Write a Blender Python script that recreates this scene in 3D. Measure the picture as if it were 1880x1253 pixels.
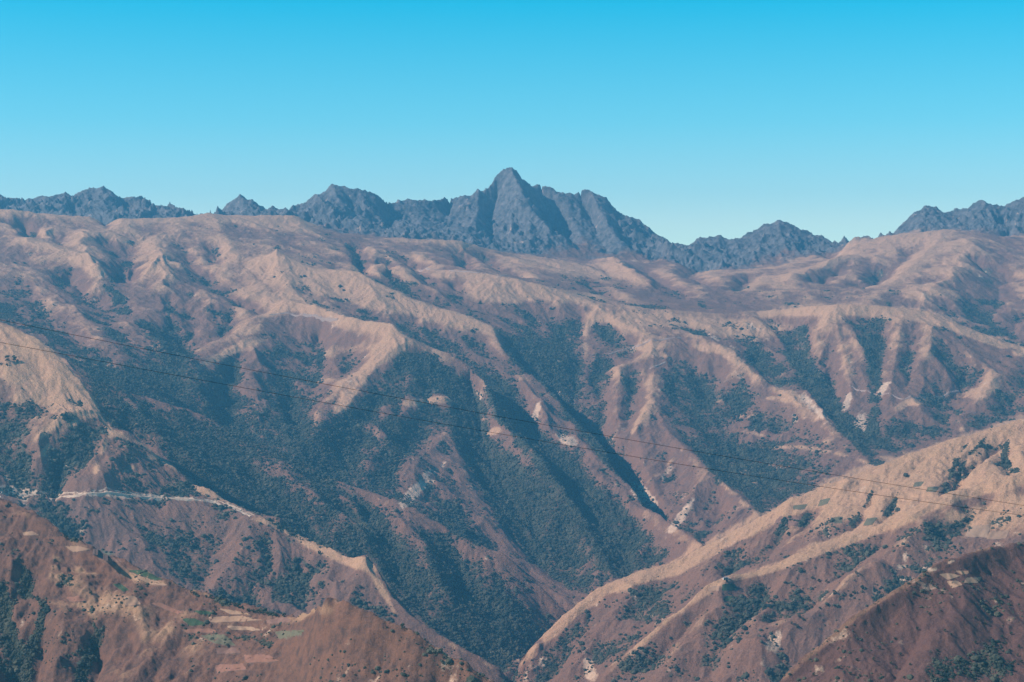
import bpy, bmesh, math, random, time
import numpy as np
T0 = time.time()
random.seed(7); RNG = np.random.default_rng(7)
for o in list(bpy.data.objects): bpy.data.objects.remove(o, do_unlink=True)
scn = bpy.context.scene
COL = scn.collection

# ------------------------------------------------------------------ camera
EYE = 1000.0                    # eye height above the datum, metres
F, CX, CY = 3630.0, 940.0, 626.5   # focal length and centre of the photograph, in its pixels
cam = bpy.data.cameras.new('camera'); camo = bpy.data.objects.new('camera', cam); COL.objects.link(camo)
camo.location = (0, 0, EYE); camo.rotation_euler = (math.radians(90), 0, 0)
cam.sensor_width = 36; cam.lens = 36*F/1880; cam.clip_start = 1; cam.clip_end = 80000
scn.camera = camo

# ------------------------------------------------------------------ light
SUN_EL, SUN_AZ = 37.0, -102.0    # azimuth measured from the view direction (+Y), negative = left
world = bpy.data.worlds.new('World'); scn.world = world; world.use_nodes = True
nt = world.node_tree; nt.nodes.clear()
wo = nt.nodes.new('ShaderNodeOutputWorld'); bg = nt.nodes.new('ShaderNodeBackground')
sky = nt.nodes.new('ShaderNodeTexSky'); sky.sky_type = 'NISHITA'; sky.sun_disc = False
sky.sun_elevation = math.radians(SUN_EL); sky.sun_rotation = math.radians(SUN_AZ)
sky.altitude = 3500; sky.air_density = 1.0; sky.dust_density = 0.3; sky.ozone_density = 2.0
tc = nt.nodes.new('ShaderNodeTexCoord'); sep = nt.nodes.new('ShaderNodeSeparateXYZ')
nt.links.new(tc.outputs['Generated'], sep.inputs[0])
ramp = nt.nodes.new('ShaderNodeValToRGB'); cr = ramp.color_ramp
nt.links.new(sep.outputs['Z'], ramp.inputs['Fac'])
SKYR = [(0.0, (1.25,1.2,.86)), (0.06, (1.2,1.2,.90)), (0.11,(0.50,1.18,1.0)), (0.17,(0.0,1.13,1.07)), (0.6,(0.0,0.85,1.05))]
cr.elements[0].position = SKYR[0][0]; cr.elements[0].color = (*SKYR[0][1],1)
cr.elements[1].position = SKYR[-1][0]; cr.elements[1].color = (*SKYR[-1][1],1)
for p, c in SKYR[1:-1]:
    e = cr.elements.new(p); e.color = (*c,1)
mul = nt.nodes.new('ShaderNodeMix'); mul.data_type = 'RGBA'; mul.blend_type = 'MULTIPLY'; mul.inputs[0].default_value = 1
nt.links.new(sky.outputs[0], mul.inputs[6]); nt.links.new(ramp.outputs[0], mul.inputs[7])
nt.links.new(mul.outputs[2], bg.inputs['Color']); bg.inputs['Strength'].default_value = 0.12
nt.links.new(bg.outputs[0], wo.inputs['Surface'])
sl = bpy.data.lights.new('sun', 'SUN'); sl.energy = 4.2; sl.angle = math.radians(0.5); sl.color = (1.0, 0.93, 0.86)
so = bpy.data.objects.new('sun', sl); COL.objects.link(so)
a, e = math.radians(SUN_AZ), math.radians(SUN_EL)
from mathutils import Vector
sdir = Vector((math.sin(a)*math.cos(e), math.cos(a)*math.cos(e), math.sin(e)))
so.rotation_euler = sdir.to_track_quat('Z', 'Y').to_euler(); so.location = (-3000, 0, 4000)
scn.view_settings.view_transform = 'Standard'; scn.view_settings.look = 'None'
scn.view_settings.exposure = 0.5; scn.view_settings.gamma = 1
HAZE_DENSITY, HAZE_COLOR, HAZE_ANISO = 0.000057, (0.20, 0.64, 1.0), 0.3

# ------------------------------------------------------------------ noise
def hash2(ix, iy, s):
    h = (ix.astype(np.uint32)*np.uint32(374761393) + iy.astype(np.uint32)*np.uint32(668265263) + np.uint32(s*1442695 & 0xffffffff))
    h = (h ^ (h >> np.uint32(13)))*np.uint32(1274126177)
    h = h ^ (h >> np.uint32(16))
    return h
def h01(h): return (h & np.uint32(0xffff)).astype(np.float32)/65535.0, (h >> np.uint32(16)).astype(np.float32)/65535.0
def perlin(x, y, s):
    ix = np.floor(x).astype(np.int32); iy = np.floor(y).astype(np.int32)
    fx = (x-ix).astype(np.float32); fy = (y-iy).astype(np.float32)
    ux = fx*fx*fx*(fx*(fx*6-15)+10); uy = fy*fy*fy*(fy*(fy*6-15)+10)
    def g(dx, dy):
        a, _ = h01(hash2(ix+dx, iy+dy, s)); a = a*np.float32(2*np.pi)
        return np.cos(a)*(fx-dx) + np.sin(a)*(fy-dy)
    a0 = g(0,0); a1 = g(1,0); b0 = g(0,1); b1 = g(1,1)
    return (a0+(a1-a0)*ux)*(1-uy) + (b0+(b1-b0)*ux)*uy
def fbm(x, y, wl, octs, s, gain=.5):
    out = 0; a = 1.0
    for k in range(octs):
        out = out + a*perlin(x/wl*2**k, y/wl*2**k, s+k); a *= gain
    return out*1.4
def ridged(x, y, wl, octs, s, gain=.5):
    out = 0; a = 1.0; w = 1.0
    for k in range(octs):
        n = 1-np.abs(perlin(x/wl*2**k, y/wl*2**k, s+k))*2.0; n = n*n
        out = out + a*n*w; w = np.clip(n*1.6, 0, 1); a *= gain
    return out
def gullies(X, Y, gx, gy, wl, s):
    """stripes that run down the slope (gx, gy); returns value and derivative along x, y"""
    px = X/wl; py = Y/wl
    m = np.sqrt(gx*gx+gy*gy)+1e-5
    dx = -gy/m; dy = gx/m
    ix = np.floor(px).astype(np.int32); iy = np.floor(py).astype(np.int32)
    fx = (px-ix).astype(np.float32); fy = (py-iy).astype(np.float32)
    v = np.zeros_like(fx); d = np.zeros_like(fx); wt = np.zeros_like(fx)
    for i in (-1, 0, 1):
        for j in (-1, 0, 1):
            a, b = h01(hash2(ix+i, iy+j, s))
            qx = fx-i-a; qy = fy-j-b
            w = np.exp(-(qx*qx+qy*qy)*2.2)
            ph = (qx*dx+qy*dy)*np.float32(2*np.pi)
            v += w*np.cos(ph); d -= w*np.sin(ph); wt += w
    v /= wt; d *= np.float32(2*np.pi)/(wt*wl)
    return v, d*dx, d*dy

# ------------------------------------------------------------------ skeleton of the terrain
# every line is a list of (px, py, D[, drop]) : pixel of the photograph, distance in hundreds of metres,
# and optionally how far (m) the ground lies below that line of sight
def rm(D):
    D = np.asarray(D, float)
    return np.where(D <= 50, D, np.where(D <= 90, 50+(D-50)*.62, 74.8+(D-90)*.9))*100.0
LINES = [
 # A foreground left
 [(-240,835,26.5),(-150,850,26),(0,910,25),(60,930,24.5),(130,985,24),(200,1020,23.7),(250,1045,23.4),(320,1075,23),(400,1098,22.6),(470,1118,22.2),(530,1133,21.7),(560,1128,21),(600,1102,20),(615,1102,20),(640,1108,19.8),(700,1135,19.6),(760,1165,19.4),(840,1210,19.2),(905,1253,19),(960,1310,18.8),(1050,1420,18.6),(1180,1560,18.5),(1260,1530,19)],
 [(-240,1300,21.8),(-150,1300,21.5),(250,1300,21),(530,1300,20.3),(600,1300,18.6),(915,1330,18.2)],
 # B foreground right
 [(2120,920,24.5),(2050,940,24),(1880,997,22.5),(1800,1012,22),(1740,1035,21.6),(1700,1050,21.3),(1660,1075,21),(1600,1110,20.7),(1540,1155,20.4),(1480,1205,20.2),(1440,1245,20),(1400,1290,19.8),(1340,1400,19.5),(1260,1530,19)],
 [(2120,1300,20),(2050,1300,19.5),(1880,1300,19),(1700,1300,18.8),(1500,1320,18.9)],
 # near boundary and the hidden valley behind the foreground
 [(-240,1800,15),(2120,1800,15)],
 [(1000,1480,22,20),(1200,1600,22,20)],
 [(-240,1400,30,40),(500,1450,30,60),(950,1600,28,80),(1250,1600,26,40),(1500,1420,28,40),(2120,1250,29,40)],
 # C1 sunlit crest
 [(978,1290,41.2),(962,1235,42.5),(957,1208,43.2),(1000,1165,43.5),(1060,1110,44),(1100,1080,44.2),(1160,1056,44.4),(1240,1036,44.6),(1290,1006,44.8),(1350,975,45),(1410,945,45),(1450,921,45),(1520,890,45.2),(1620,855,45.5),(1690,827,45.8),(1740,808,46),(1800,795,46.2),(1880,772,46.5),(2050,738,47),(2120,720,47)],
 # valley C1/C2
 [(2120,828,43.5,15),(1880,872,42.8,8),(1740,912,42.4,8),(1560,985,42,12),(1450,1040,41.5,25),(1357,1070,41,25),(1268,1118,40.5,25),(1119,1240,39.5,30),(1020,1340,38.5,40)],
 # C2 crest
 [(2120,815,40.5),(1880,868,40),(1820,880,39.9),(1750,905,39.8),(1700,925,39.6),(1640,955,39.3),(1560,984,39),(1488,1012,38.7),(1417,1041,38.4),(1357,1056,38.2),(1328,1065,38),(1268,1103,37.6),(1208,1148,37.2),(1167,1187,36.9),(1119,1231,36.5),(1090,1270,36.2),(1030,1340,36)],
 [(2120,1200,33),(1880,1120,34.5),(1700,1200,34),(1500,1300,34),(1300,1300,34.5),(1200,1310,35),(1110,1330,35.2)],
 # D crest
 [(-240,520,47.5),(-100,560,47),(0,595,46),(40,610,45.8),(62,618,45.6),(100,650,45.2),(145,695,44.6),(165,722,44.3),(175,748,44),(190,775,43.8),(205,786,43.6),(230,798,43.4),(262,810,43.2),(290,828,43),(310,850,42.8),(333,870,42.6),(370,885,42.3),(400,907,42),(440,930,41.7),(470,946,41.4),(520,969,41),(550,981,40.8),(615,1008,40),(651,1026,39.7),(685,1036,39.4),(700,1062,39.0),(722,1100,38.6),(752,1130,38.3),(800,1165,38.1),(850,1192,37.9),(916,1227,37.7),(950,1262,38),(1000,1320,37.8)],
 [(-240,900,40),(0,960,39.5),(300,1120,38),(500,1180,37.4),(650,1250,37),(800,1320,36.6),(920,1400,36)],
 # valley D/E and main river
 [(-240,520,51,10),(0,600,50,20),(60,635,49,20),(120,690,48,30),(200,790,47.2,60),(300,828,46.5,75),(400,905,46,70),(520,969,45,70),(615,1008,44.5,70),(725,1121,43.5,60),(830,1180,42.8,60),(930,1262,41.8,40),(950,1330,40.2,40),(1010,1400,39,60)],
 [(930,1262,41.8,40),(940,1225,43.4,30),(965,1210,44.4,25),(1000,1195,45.2,30),(1060,1125,47.4,50),(1110,1080,49,80),(1200,1048,49.5,110),(1290,1006,51.5,100),(1350,975,53.5,100),(1400,950,54.5,110),(1500,900,57,110),(1620,858,60,90),(1740,812,62,80),(1880,775,64,90),(2120,735,66,90)],
 # E crest
 [(60,640,52),(130,683,52),(200,712,52.4),(270,732,52.8),(355,757,53),(412,785,53),(450,805,52.5),(495,825,52.2),(525,838,52),(580,865,51.5),(620,884,51),(678,904,50.2),(726,921,49.6),(784,952,49),(838,980,48.6),(903,1013,48.2),(934,1030,48),(974,1065,47.7),(1040,1127,47.2),(1060,1150,47)],
 # valley E/F
 [(365,738,60.5),(412,785,58.5,25),(450,805,57.5,30),(545,840,57),(580,865,56,25),(678,904,54.5,30),(726,921,54,25),(784,952,53,30),(838,980,52.5,30),(903,1013,52,30),(974,1065,51,35),(1040,1122,50,15),(1080,1110,49.5,40)],
 # left valley V1
 [(204,463,86),(204,518,80),(218,545,77),(240,581,73.5),(283,613,70),(317,630,68),(341,671,65.5),(350,705,63),(365,738,60.5)],
 # L slope, low rim
 [(-240,520,58),(0,600,57),(60,625,57),(130,665,57),(200,690,57.8),(270,712,58),(330,735,59)],
 # ridge R1 - R2 - F1R
 [(385,391,97),(410,425,93.5),(430,470,88),(470,510,84),(520,550,79.5),(538,554,77.5),(580,562,76),(640,583,74),(680,592,73),(720,598,72),(752,620,71.5),(790,637,71),(827,652,70.5),(857,670,70),(877,690,69),(900,715,68),(912,770,66),(940,795,64.5),(990,838,62),(1040,900,59.5),(1080,960,57.5),(1110,1020,55),(1125,1060,53)],
 # F1L spur
 [(790,637,71),(800,690,69),(825,735,67),(828,792,64.5),(842,842,62),(880,918,58.5),(905,955,57),(960,1030,54.7),(1010,1065,53.2),(1062,1112,51)],
 # F1L / F1R gully
 [(860,700,70),(880,760,67.5),(885,810,65.5),(905,870,62.8),(940,930,60),(990,1000,57),(1040,1060,54.5),(1085,1095,51.5)],
 # F0 spur
 [(538,554,77.5),(485,575,76),(445,628,71),(412,650,69),(360,670,66.8)],
 # F0 front foot and gully
 [(583,625,74.5),(588,650,72.5),(585,682,70.5),(570,720,67),(560,770,62.5),(545,838,57)],
 # F1W spur
 [(720,598,72),(745,628,70.5),(692,662,68.5),(672,692,66.5),(640,740,63.5),(600,775,61),(575,805,59)],
 # valley V3
 [(508,457,87),(511,491,84.5),(532,533,81),(562,553,79.5),(630,575,78.5),(690,592,77.5),(760,623,76,10),(827,652,75,15),(877,690,73,10),(905,725,71.3),(940,775,69),(1000,830,66),(1060,890,63),(1110,955,60),(1150,1020,56.5),(1165,1055,53.5,20)],
 # R3 - F2 ridge
 [(560,480,87),(600,497,85),(660,500,84),(690,520,83),(745,545,82),(800,565,81),(850,577,80),(905,601,79),(915,632,77),(952,677,75),(990,702,73.5),(1010,720,72.5),(1030,740,71.5),(1040,760,70.5),(1062,780,69.5),(1090,802,68),(1110,828,66.5),(1118,857,64.5),(1150,890,62.3),(1185,925,59.8),(1230,960,57),(1285,1000,54),(1330,1040,52.8)],
 # valley V4 - VFG
 [(705,472,90),(740,520,87),(752,545,85.5),(800,559,84.5),(860,570,84),(930,598,82.5),(965,625,81),(1000,645,80),(1022,668,78.5),(1014,712,76.5),(1040,755,75,8),(1062,780,73.5,15),(1110,828,71,15),(1150,890,66.5,15),(1185,925,63.5,15),(1230,960,60.3,15),(1285,1000,57,12),(1350,975,53.5,100)],
 [(1000,590,85),(1010,620,82.5),(1022,668,78.5)],
 # R4 plateau edge
 [(700,450,98),(780,470,95),(760,500,91.5),(850,497,91),(940,512,90),(1000,524,89.5),(1050,545,89),(1095,562,87.5),(1150,563,88.5),(1250,572,88),(1320,577,88),(1400,572,89),(1440,568,88.5)],
 [(940,512,90),(890,530,88),(870,552,86.4)],
 # G ridges
 [(1095,562,87.5),(1078,590,86),(1072,612,84.5),(1075,640,82),(1055,690,77.8),(1045,735,75.5)],
 [(1075,640,82),(1110,700,77.5),(1125,760,73.5),(1140,815,70)],
 [(1095,562,87.5),(1140,590,85),(1200,620,82.5),(1200,680,78),(1197,735,74),(1230,800,69.5),(1290,850,66),(1330,890,63),(1365,920,60.8),(1400,952,58.3)],
 [(1197,735,74),(1170,790,70.5),(1185,860,66.5),(1230,940,61.5)],
 # valley G/G3
 [(1290,700,78.5),(1310,760,74.5),(1350,830,70.5),(1400,890,65.5),(1450,925,61,12)],
 # G3 ridge
 [(1200,620,82.5),(1260,612,83.5),(1300,625,82),(1350,650,79.8),(1400,690,77),(1450,725,74.5),(1500,768,71.5),(1550,800,68.8),(1600,852,65),(1615,858,64)],
 # valley G3/H
 [(1425,600,87),(1440,625,85),(1460,658,81),(1485,682,79),(1517,722,76),(1547,757,73),(1575,803,69.5),(1598,830,67),(1622,856,64.5)],
 [(1580,595,84.8),(1592,630,81.8),(1605,660,79.3),(1610,700,76.5),(1605,750,73.2),(1600,812,69),(1598,830,67)],
 # H
 [(1440,568,88.5),(1500,562,87),(1550,559,86),(1620,563,86),(1700,572,86),(1740,590,85),(1800,613,84),(1880,641,83),(2050,690,82),(2120,700,82)],
 [(1530,560,86.4),(1538,600,83),(1552,660,79),(1565,720,75),(1578,770,72)],
 [(1660,568,86),(1650,620,81.5),(1640,680,77),(1632,740,73.3),(1622,800,70)],
 [(1880,641,83),(1845,690,78.5),(1820,740,74.5),(1780,775,72),(1700,808,69.5),(1640,835,68)],
 [(2120,820,71),(1880,780,70),(1760,812,68.8,12)],
 # valley behind the plateau
 [(1150,545,92.5),(1250,558,93),(1300,562,93),(1400,568,93.5,6),(1550,560,93.5,20),(1700,573,93,20),(1740,590,92.5,18),(1800,613,92,14),(1880,641,91,14),(2120,700,90,20)],
 # crest of the tan slopes
 [(-240,380,92),(0,386,92),(40,386,92),(60,392,92.5),(120,396,93),(200,401,94),(260,402,94.5),(346,399,96),(385,391,97),(405,396,98),(500,396,99),(540,396,99),(570,410,99.5),(600,424,100),(640,433,100),(700,437,100),(760,440,100),(850,443,101),(900,458,103),(920,463,105)],
 [(900,458,103),(880,480,97),(870,492,93)],
 # far slopes K
 [(900,462,104),(1000,470,108),(1080,477,109),(1150,483,109),(1240,487,109),(1300,500,108),(1400,490,109),(1500,475,110),(1547,458,112)],
 [(1240,487,109),(1200,520,99),(1150,545,92.5)],
 [(1547,457,112),(1555,446,112),(1570,434,112),(1600,438,112),(1640,431,112),(1700,426,112),(1740,421,112),(1800,430,112),(1880,440,112),(2120,440,112)],
 [(1740,421,112),(1700,460,106.5),(1640,520,99.5),(1600,552,95)],
 # hidden saddle behind the crests
 [(-240,400,98,60),(0,395,98,50),(200,405,99,50),(385,400,101,40),(540,398,103,30)],
 # rocky peaks skyline
 [(-240,368,107),(0,363,107),(22,364,107),(40,371,107),(62,366,107.2),(102,362,107.4),(120,355,107.4),(135,362,107.4),(150,350,107.5),(190,343,107.5),(200,352,107.5),(220,364,107.6),(250,363,107.8),(272,366,107.8),(280,377,107.8),(315,380,108),(330,389,108),(346,400,108),(375,415,108),(395,410,109),(403,392,110),(420,370,110),(440,359,110),(460,368,110),(475,381,110),(500,387,110),(527,394,110),(540,391,110),(555,380,110.5),(570,363,111),(600,350,111),(610,339,111),(630,343,111),(655,345,111),(668,350,111.2),(690,352,111.4),(700,362,111.8),(710,374,112.5),(745,370,113.5),(762,368,114),(790,370,114),(805,368,114.5),(830,365,115),(840,360,115),(866,361,115.5),(880,350,115.5),(900,341,115.8),(912,325,116),(925,312,116),(937,307,116),(950,315,116),(957,328,116.3),(975,340,116.8),(990,337,117),(1005,345,117),(1030,352,117),(1055,357,117),(1070,352,117),(1083,349,117),(1100,360,117),(1115,366,117),(1125,380,117),(1145,397,117),(1170,405,117),(1200,426,116.5),(1225,444,116),(1250,461,115.5),(1262,456,115.5),(1280,442,116),(1305,434,116),(1330,436,116),(1350,443,116),(1365,433,116),(1384,423,116),(1400,416,116),(1420,408,116),(1433,404,116),(1450,412,116),(1478,420,116),(1500,431,116),(1517,436,115.5),(1535,450,115),(1547,458,115),(1560,470,115),(1600,470,115.5),(1630,445,116),(1650,415,117),(1680,392,117.5),(1700,377,118),(1720,380,118),(1732,391,118),(1750,385,118),(1770,387,118),(1785,375,118),(1808,368,118),(1825,378,118),(1843,382,118),(1860,372,118),(1880,363,118),(2120,340,118)],
 [(937,307,116),(955,350,114),(985,395,112),(1020,440,110),(1045,465,109)],
 [(1083,349,117),(1110,400,114),(1130,440,112),(1150,470,110)],
 [(1030,353,117),(1050,395,115),(1065,430,112.8),(1080,455,111)],
 [(990,345,117.2),(1005,385,116),(1030,430,113.8),(1050,458,111.8)],
 [(1060,365,117.2),(1085,400,116),(1100,440,113),(1115,465,111)],
 [(610,339,111),(625,370,109),(650,400,106),(690,430,102.5)],
 [(880,350,115.5),(880,385,113.5),(860,420,110),(850,438,107)],
 [(830,372,115.8),(820,400,114),(800,438,108)],
 [(912,370,115.8),(900,400,114.5),(905,440,111),(930,462,108)],
 [(762,368,114),(770,400,111.5),(775,430,107)],
 [(710,380,113),(722,410,110.5),(735,436,106)],
 [(1433,404,116),(1430,440,114),(1400,475,111)],
 [(1384,425,116.3),(1370,450,114.8),(1350,480,111.5)],
 [(1305,434,116),(1310,460,114),(1300,490,110)],
 [(1700,377,118),(1695,405,116),(1680,425,113.5)],
 [(1808,368,118),(1800,400,116),(1790,425,114)],
 [(1750,388,118.3),(1748,405,117),(1745,420,114.5)],
 [(190,343,107.5),(185,370,105.5),(190,395,103,10)],
 [(440,359,110),(445,380,108),(450,395,106,10)],
 # far end
 [(-240,900,135),(940,900,135),(2120,900,135)],
]
PX0, PX1, SP = -360.0, 2240.0, 2.0
NC = int((PX1-PX0)/SP)+1
L0, L1 = math.log(1500.0), math.log(float(rm(135)))
SL = 0.0011
NR = int((L1-L0)/SL)+1
def dens(line, n=400):
    """dense (px, D, z) samples along a line"""
    P = []
    for q in line:
        px, py, D = q[:3]; drop = q[3] if len(q) > 3 else 0.0
        Dm = float(rm(D)); P.append((px, Dm, (CY-py)*Dm/F-drop))
    P = np.array(P); out = []
    for a, b in zip(P[:-1], P[1:]):
        m = int(max(abs(b[0]-a[0])/1.0, abs(math.log(b[1]/a[1]))/(SL*.5), 2))
        t = np.linspace(0, 1, m, endpoint=False)[:, None]
        out.append(a+(b-a)*t)
    out.append(P[-1:])
    return np.concatenate(out)
ALL = np.concatenate([dens(l) for l in LINES])
def solve():
    Z = None
    for lev in (5, 4, 3, 2, 1, 0):
        s = 2**lev
        nc = (NC-1)//s+2; nr = (NR-1)//s+2
        c = np.clip(np.round((ALL[:,0]-PX0)/SP/s).astype(int), 0, nc-1)
        r = np.clip(np.round((np.log(ALL[:,1])-L0)/SL/s).astype(int), 0, nr-1)
        acc = np.zeros((nr, nc)); cnt = np.zeros((nr, nc))
        np.add.at(acc, (r, c), ALL[:,2]); np.add.at(cnt, (r, c), 1)
        M = cnt > 0; V = np.where(M, acc/np.maximum(cnt, 1), 0).astype(np.float32)
        if Z is None: Z = np.full((nr, nc), float(ALL[:,2].mean()), np.float32)
        else:
            ri = np.minimum(np.arange(nr)/2, Z.shape[0]-1.001); ci = np.minimum(np.arange(nc)/2, Z.shape[1]-1.001)
            r0 = ri.astype(int); c0 = ci.astype(int); fr = (ri-r0)[:,None].astype(np.float32); fc = (ci-c0)[None].astype(np.float32)
            Z = (Z[r0][:,c0]*(1-fr)*(1-fc)+Z[r0+1][:,c0]*fr*(1-fc)+Z[r0][:,c0+1]*(1-fr)*fc+Z[r0+1][:,c0+1]*fr*fc)
        wx = 1/(SP/F)**2; wy = 1/SL**2; k = 2*(wx+wy); wx /= k; wy /= k
        par = (np.add.outer(np.arange(nr), np.arange(nc)) & 1).astype(bool)
        its = {5:500, 4:300, 3:150, 2:80, 1:40, 0:24}[lev]
        om = {5:1.8, 4:1.8, 3:1.7, 2:1.6, 1:1.4, 0:1.2}[lev]
        Z[M] = V[M]
        free = [(~M) & par, (~M) & ~par]
        for it in range(its):
            for fm in free:
                P = np.pad(Z, 1, mode='edge')
                avg = wx*(P[1:-1,:-2]+P[1:-1,2:])+wy*(P[:-2,1:-1]+P[2:,1:-1])
                Z = np.where(fm, Z+om*(avg-Z), Z)
    return Z[:NR,:NC], M[:NR,:NC]
Z, MASK = solve()
print('solved', Z.shape, round(time.time()-T0, 1))
PX = (PX0+SP*np.arange(NC)).astype(np.float32); LD = L0+SL*np.arange(NR); DD = np.exp(LD).astype(np.float32)
X = (PX[None]-CX)/F*DD[:,None]; Y = np.repeat(DD[:,None], NC, 1).astype(np.float32)
def blur(A, k, n=2):
    for _ in range(n):
        for ax in (0, 1):
            kk = k[ax] if isinstance(k, tuple) else k
            if kk < 1: continue
            P = np.pad(A, [(kk+1, kk) if i == ax else (0, 0) for i in (0, 1)], mode='edge')
            C = np.cumsum(P, axis=ax, dtype=np.float64)
            n2 = 2*kk+1
            A = ((C[n2:]-C[:-n2]) if ax == 0 else (C[:,n2:]-C[:,:-n2]))/n2
            A = A.astype(np.float32)
    return A
def visible():
    """pixel row of every cell and whether it is in view"""
    py = CY-F*Z/DD[:,None]
    top = np.minimum.accumulate(py, axis=0)
    vis = np.ones_like(py, bool); vis[1:] = py[1:] <= top[:-1]+0.5
    return py, vis, top
PYM, VIS, TOP = visible()
def hit(px, py):
    """first ground cell on the ray through a pixel -> (px, row float)"""
    c = int(np.clip(round((px-PX0)/SP), 0, NC-1))
    r = int(np.argmax(TOP[:,c] <= py))
    if TOP[r,c] > py: return None
    if r > 0:
        a, b = TOP[r-1,c], TOP[r,c]; return r-1+(a-py)/max(a-b, 1e-6)
    return float(r)
def walk(line, off=0):
    out = []
    for p in line:
        r = hit(p[0], p[1])
        if r is not None: out.append(((p[0]-CX)/F*math.exp(L0+SL*r), math.exp(L0+SL*r)))
    return out
def carve(line, depth, width, wavy=0.18):
    """V shaped groove (depth>0) or rib (depth<0) along a line of the photograph"""
    global Z
    W = walk(line)
    if len(W) < 2: return
    A = np.array(W, np.float32)
    xm, xM, ym, yM = A[:,0].min()-width, A[:,0].max()+width, A[:,1].min()-width, A[:,1].max()+width
    r0 = max(int((math.log(max(ym,1501))-L0)/SL), 0); r1 = min(int((math.log(yM)-L0)/SL)+2, NR)
    c0 = max(int(((min(xm/ym, xm/yM))*F+CX-PX0)/SP)-1, 0); c1 = min(int(((max(xM/ym, xM/yM))*F+CX-PX0)/SP)+2, NC)
    if r1 <= r0 or c1 <= c0: return
    x = X[r0:r1,c0:c1]; y = Y[r0:r1,c0:c1]
    x = x+wavy*width*perlin(x/width*1.1, y/width*1.1, 91)*2; y = y+wavy*width*perlin(x/width*1.1, y/width*1.1, 92)*2
    dm = np.full(x.shape, 1e9, np.float32); tt = np.zeros(x.shape, np.float32)
    L = np.concatenate([[0], np.cumsum(np.hypot(*np.diff(A, axis=0).T))]); tot = L[-1]+1e-6
    for i in range(len(A)-1):
        ax, ay = A[i]; bx, by = A[i+1]; dx, dy = bx-ax, by-ay; l2 = dx*dx+dy*dy+1e-6
        t = np.clip(((x-ax)*dx+(y-ay)*dy)/l2, 0, 1)
        d = np.hypot(x-ax-t*dx, y-ay-t*dy); m = d < dm
        dm = np.where(m, d, dm); tt = np.where(m, (L[i]+t*(L[i+1]-L[i]))/tot, tt)
    fade = np.clip(tt*5+.25, 0, 1)*np.clip((1-tt)*6+.3, 0, 1)
    prof = np.clip(1-dm/width, 0, 1)**1.35
    Z[r0:r1,c0:c1] -= depth*prof*fade

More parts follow.
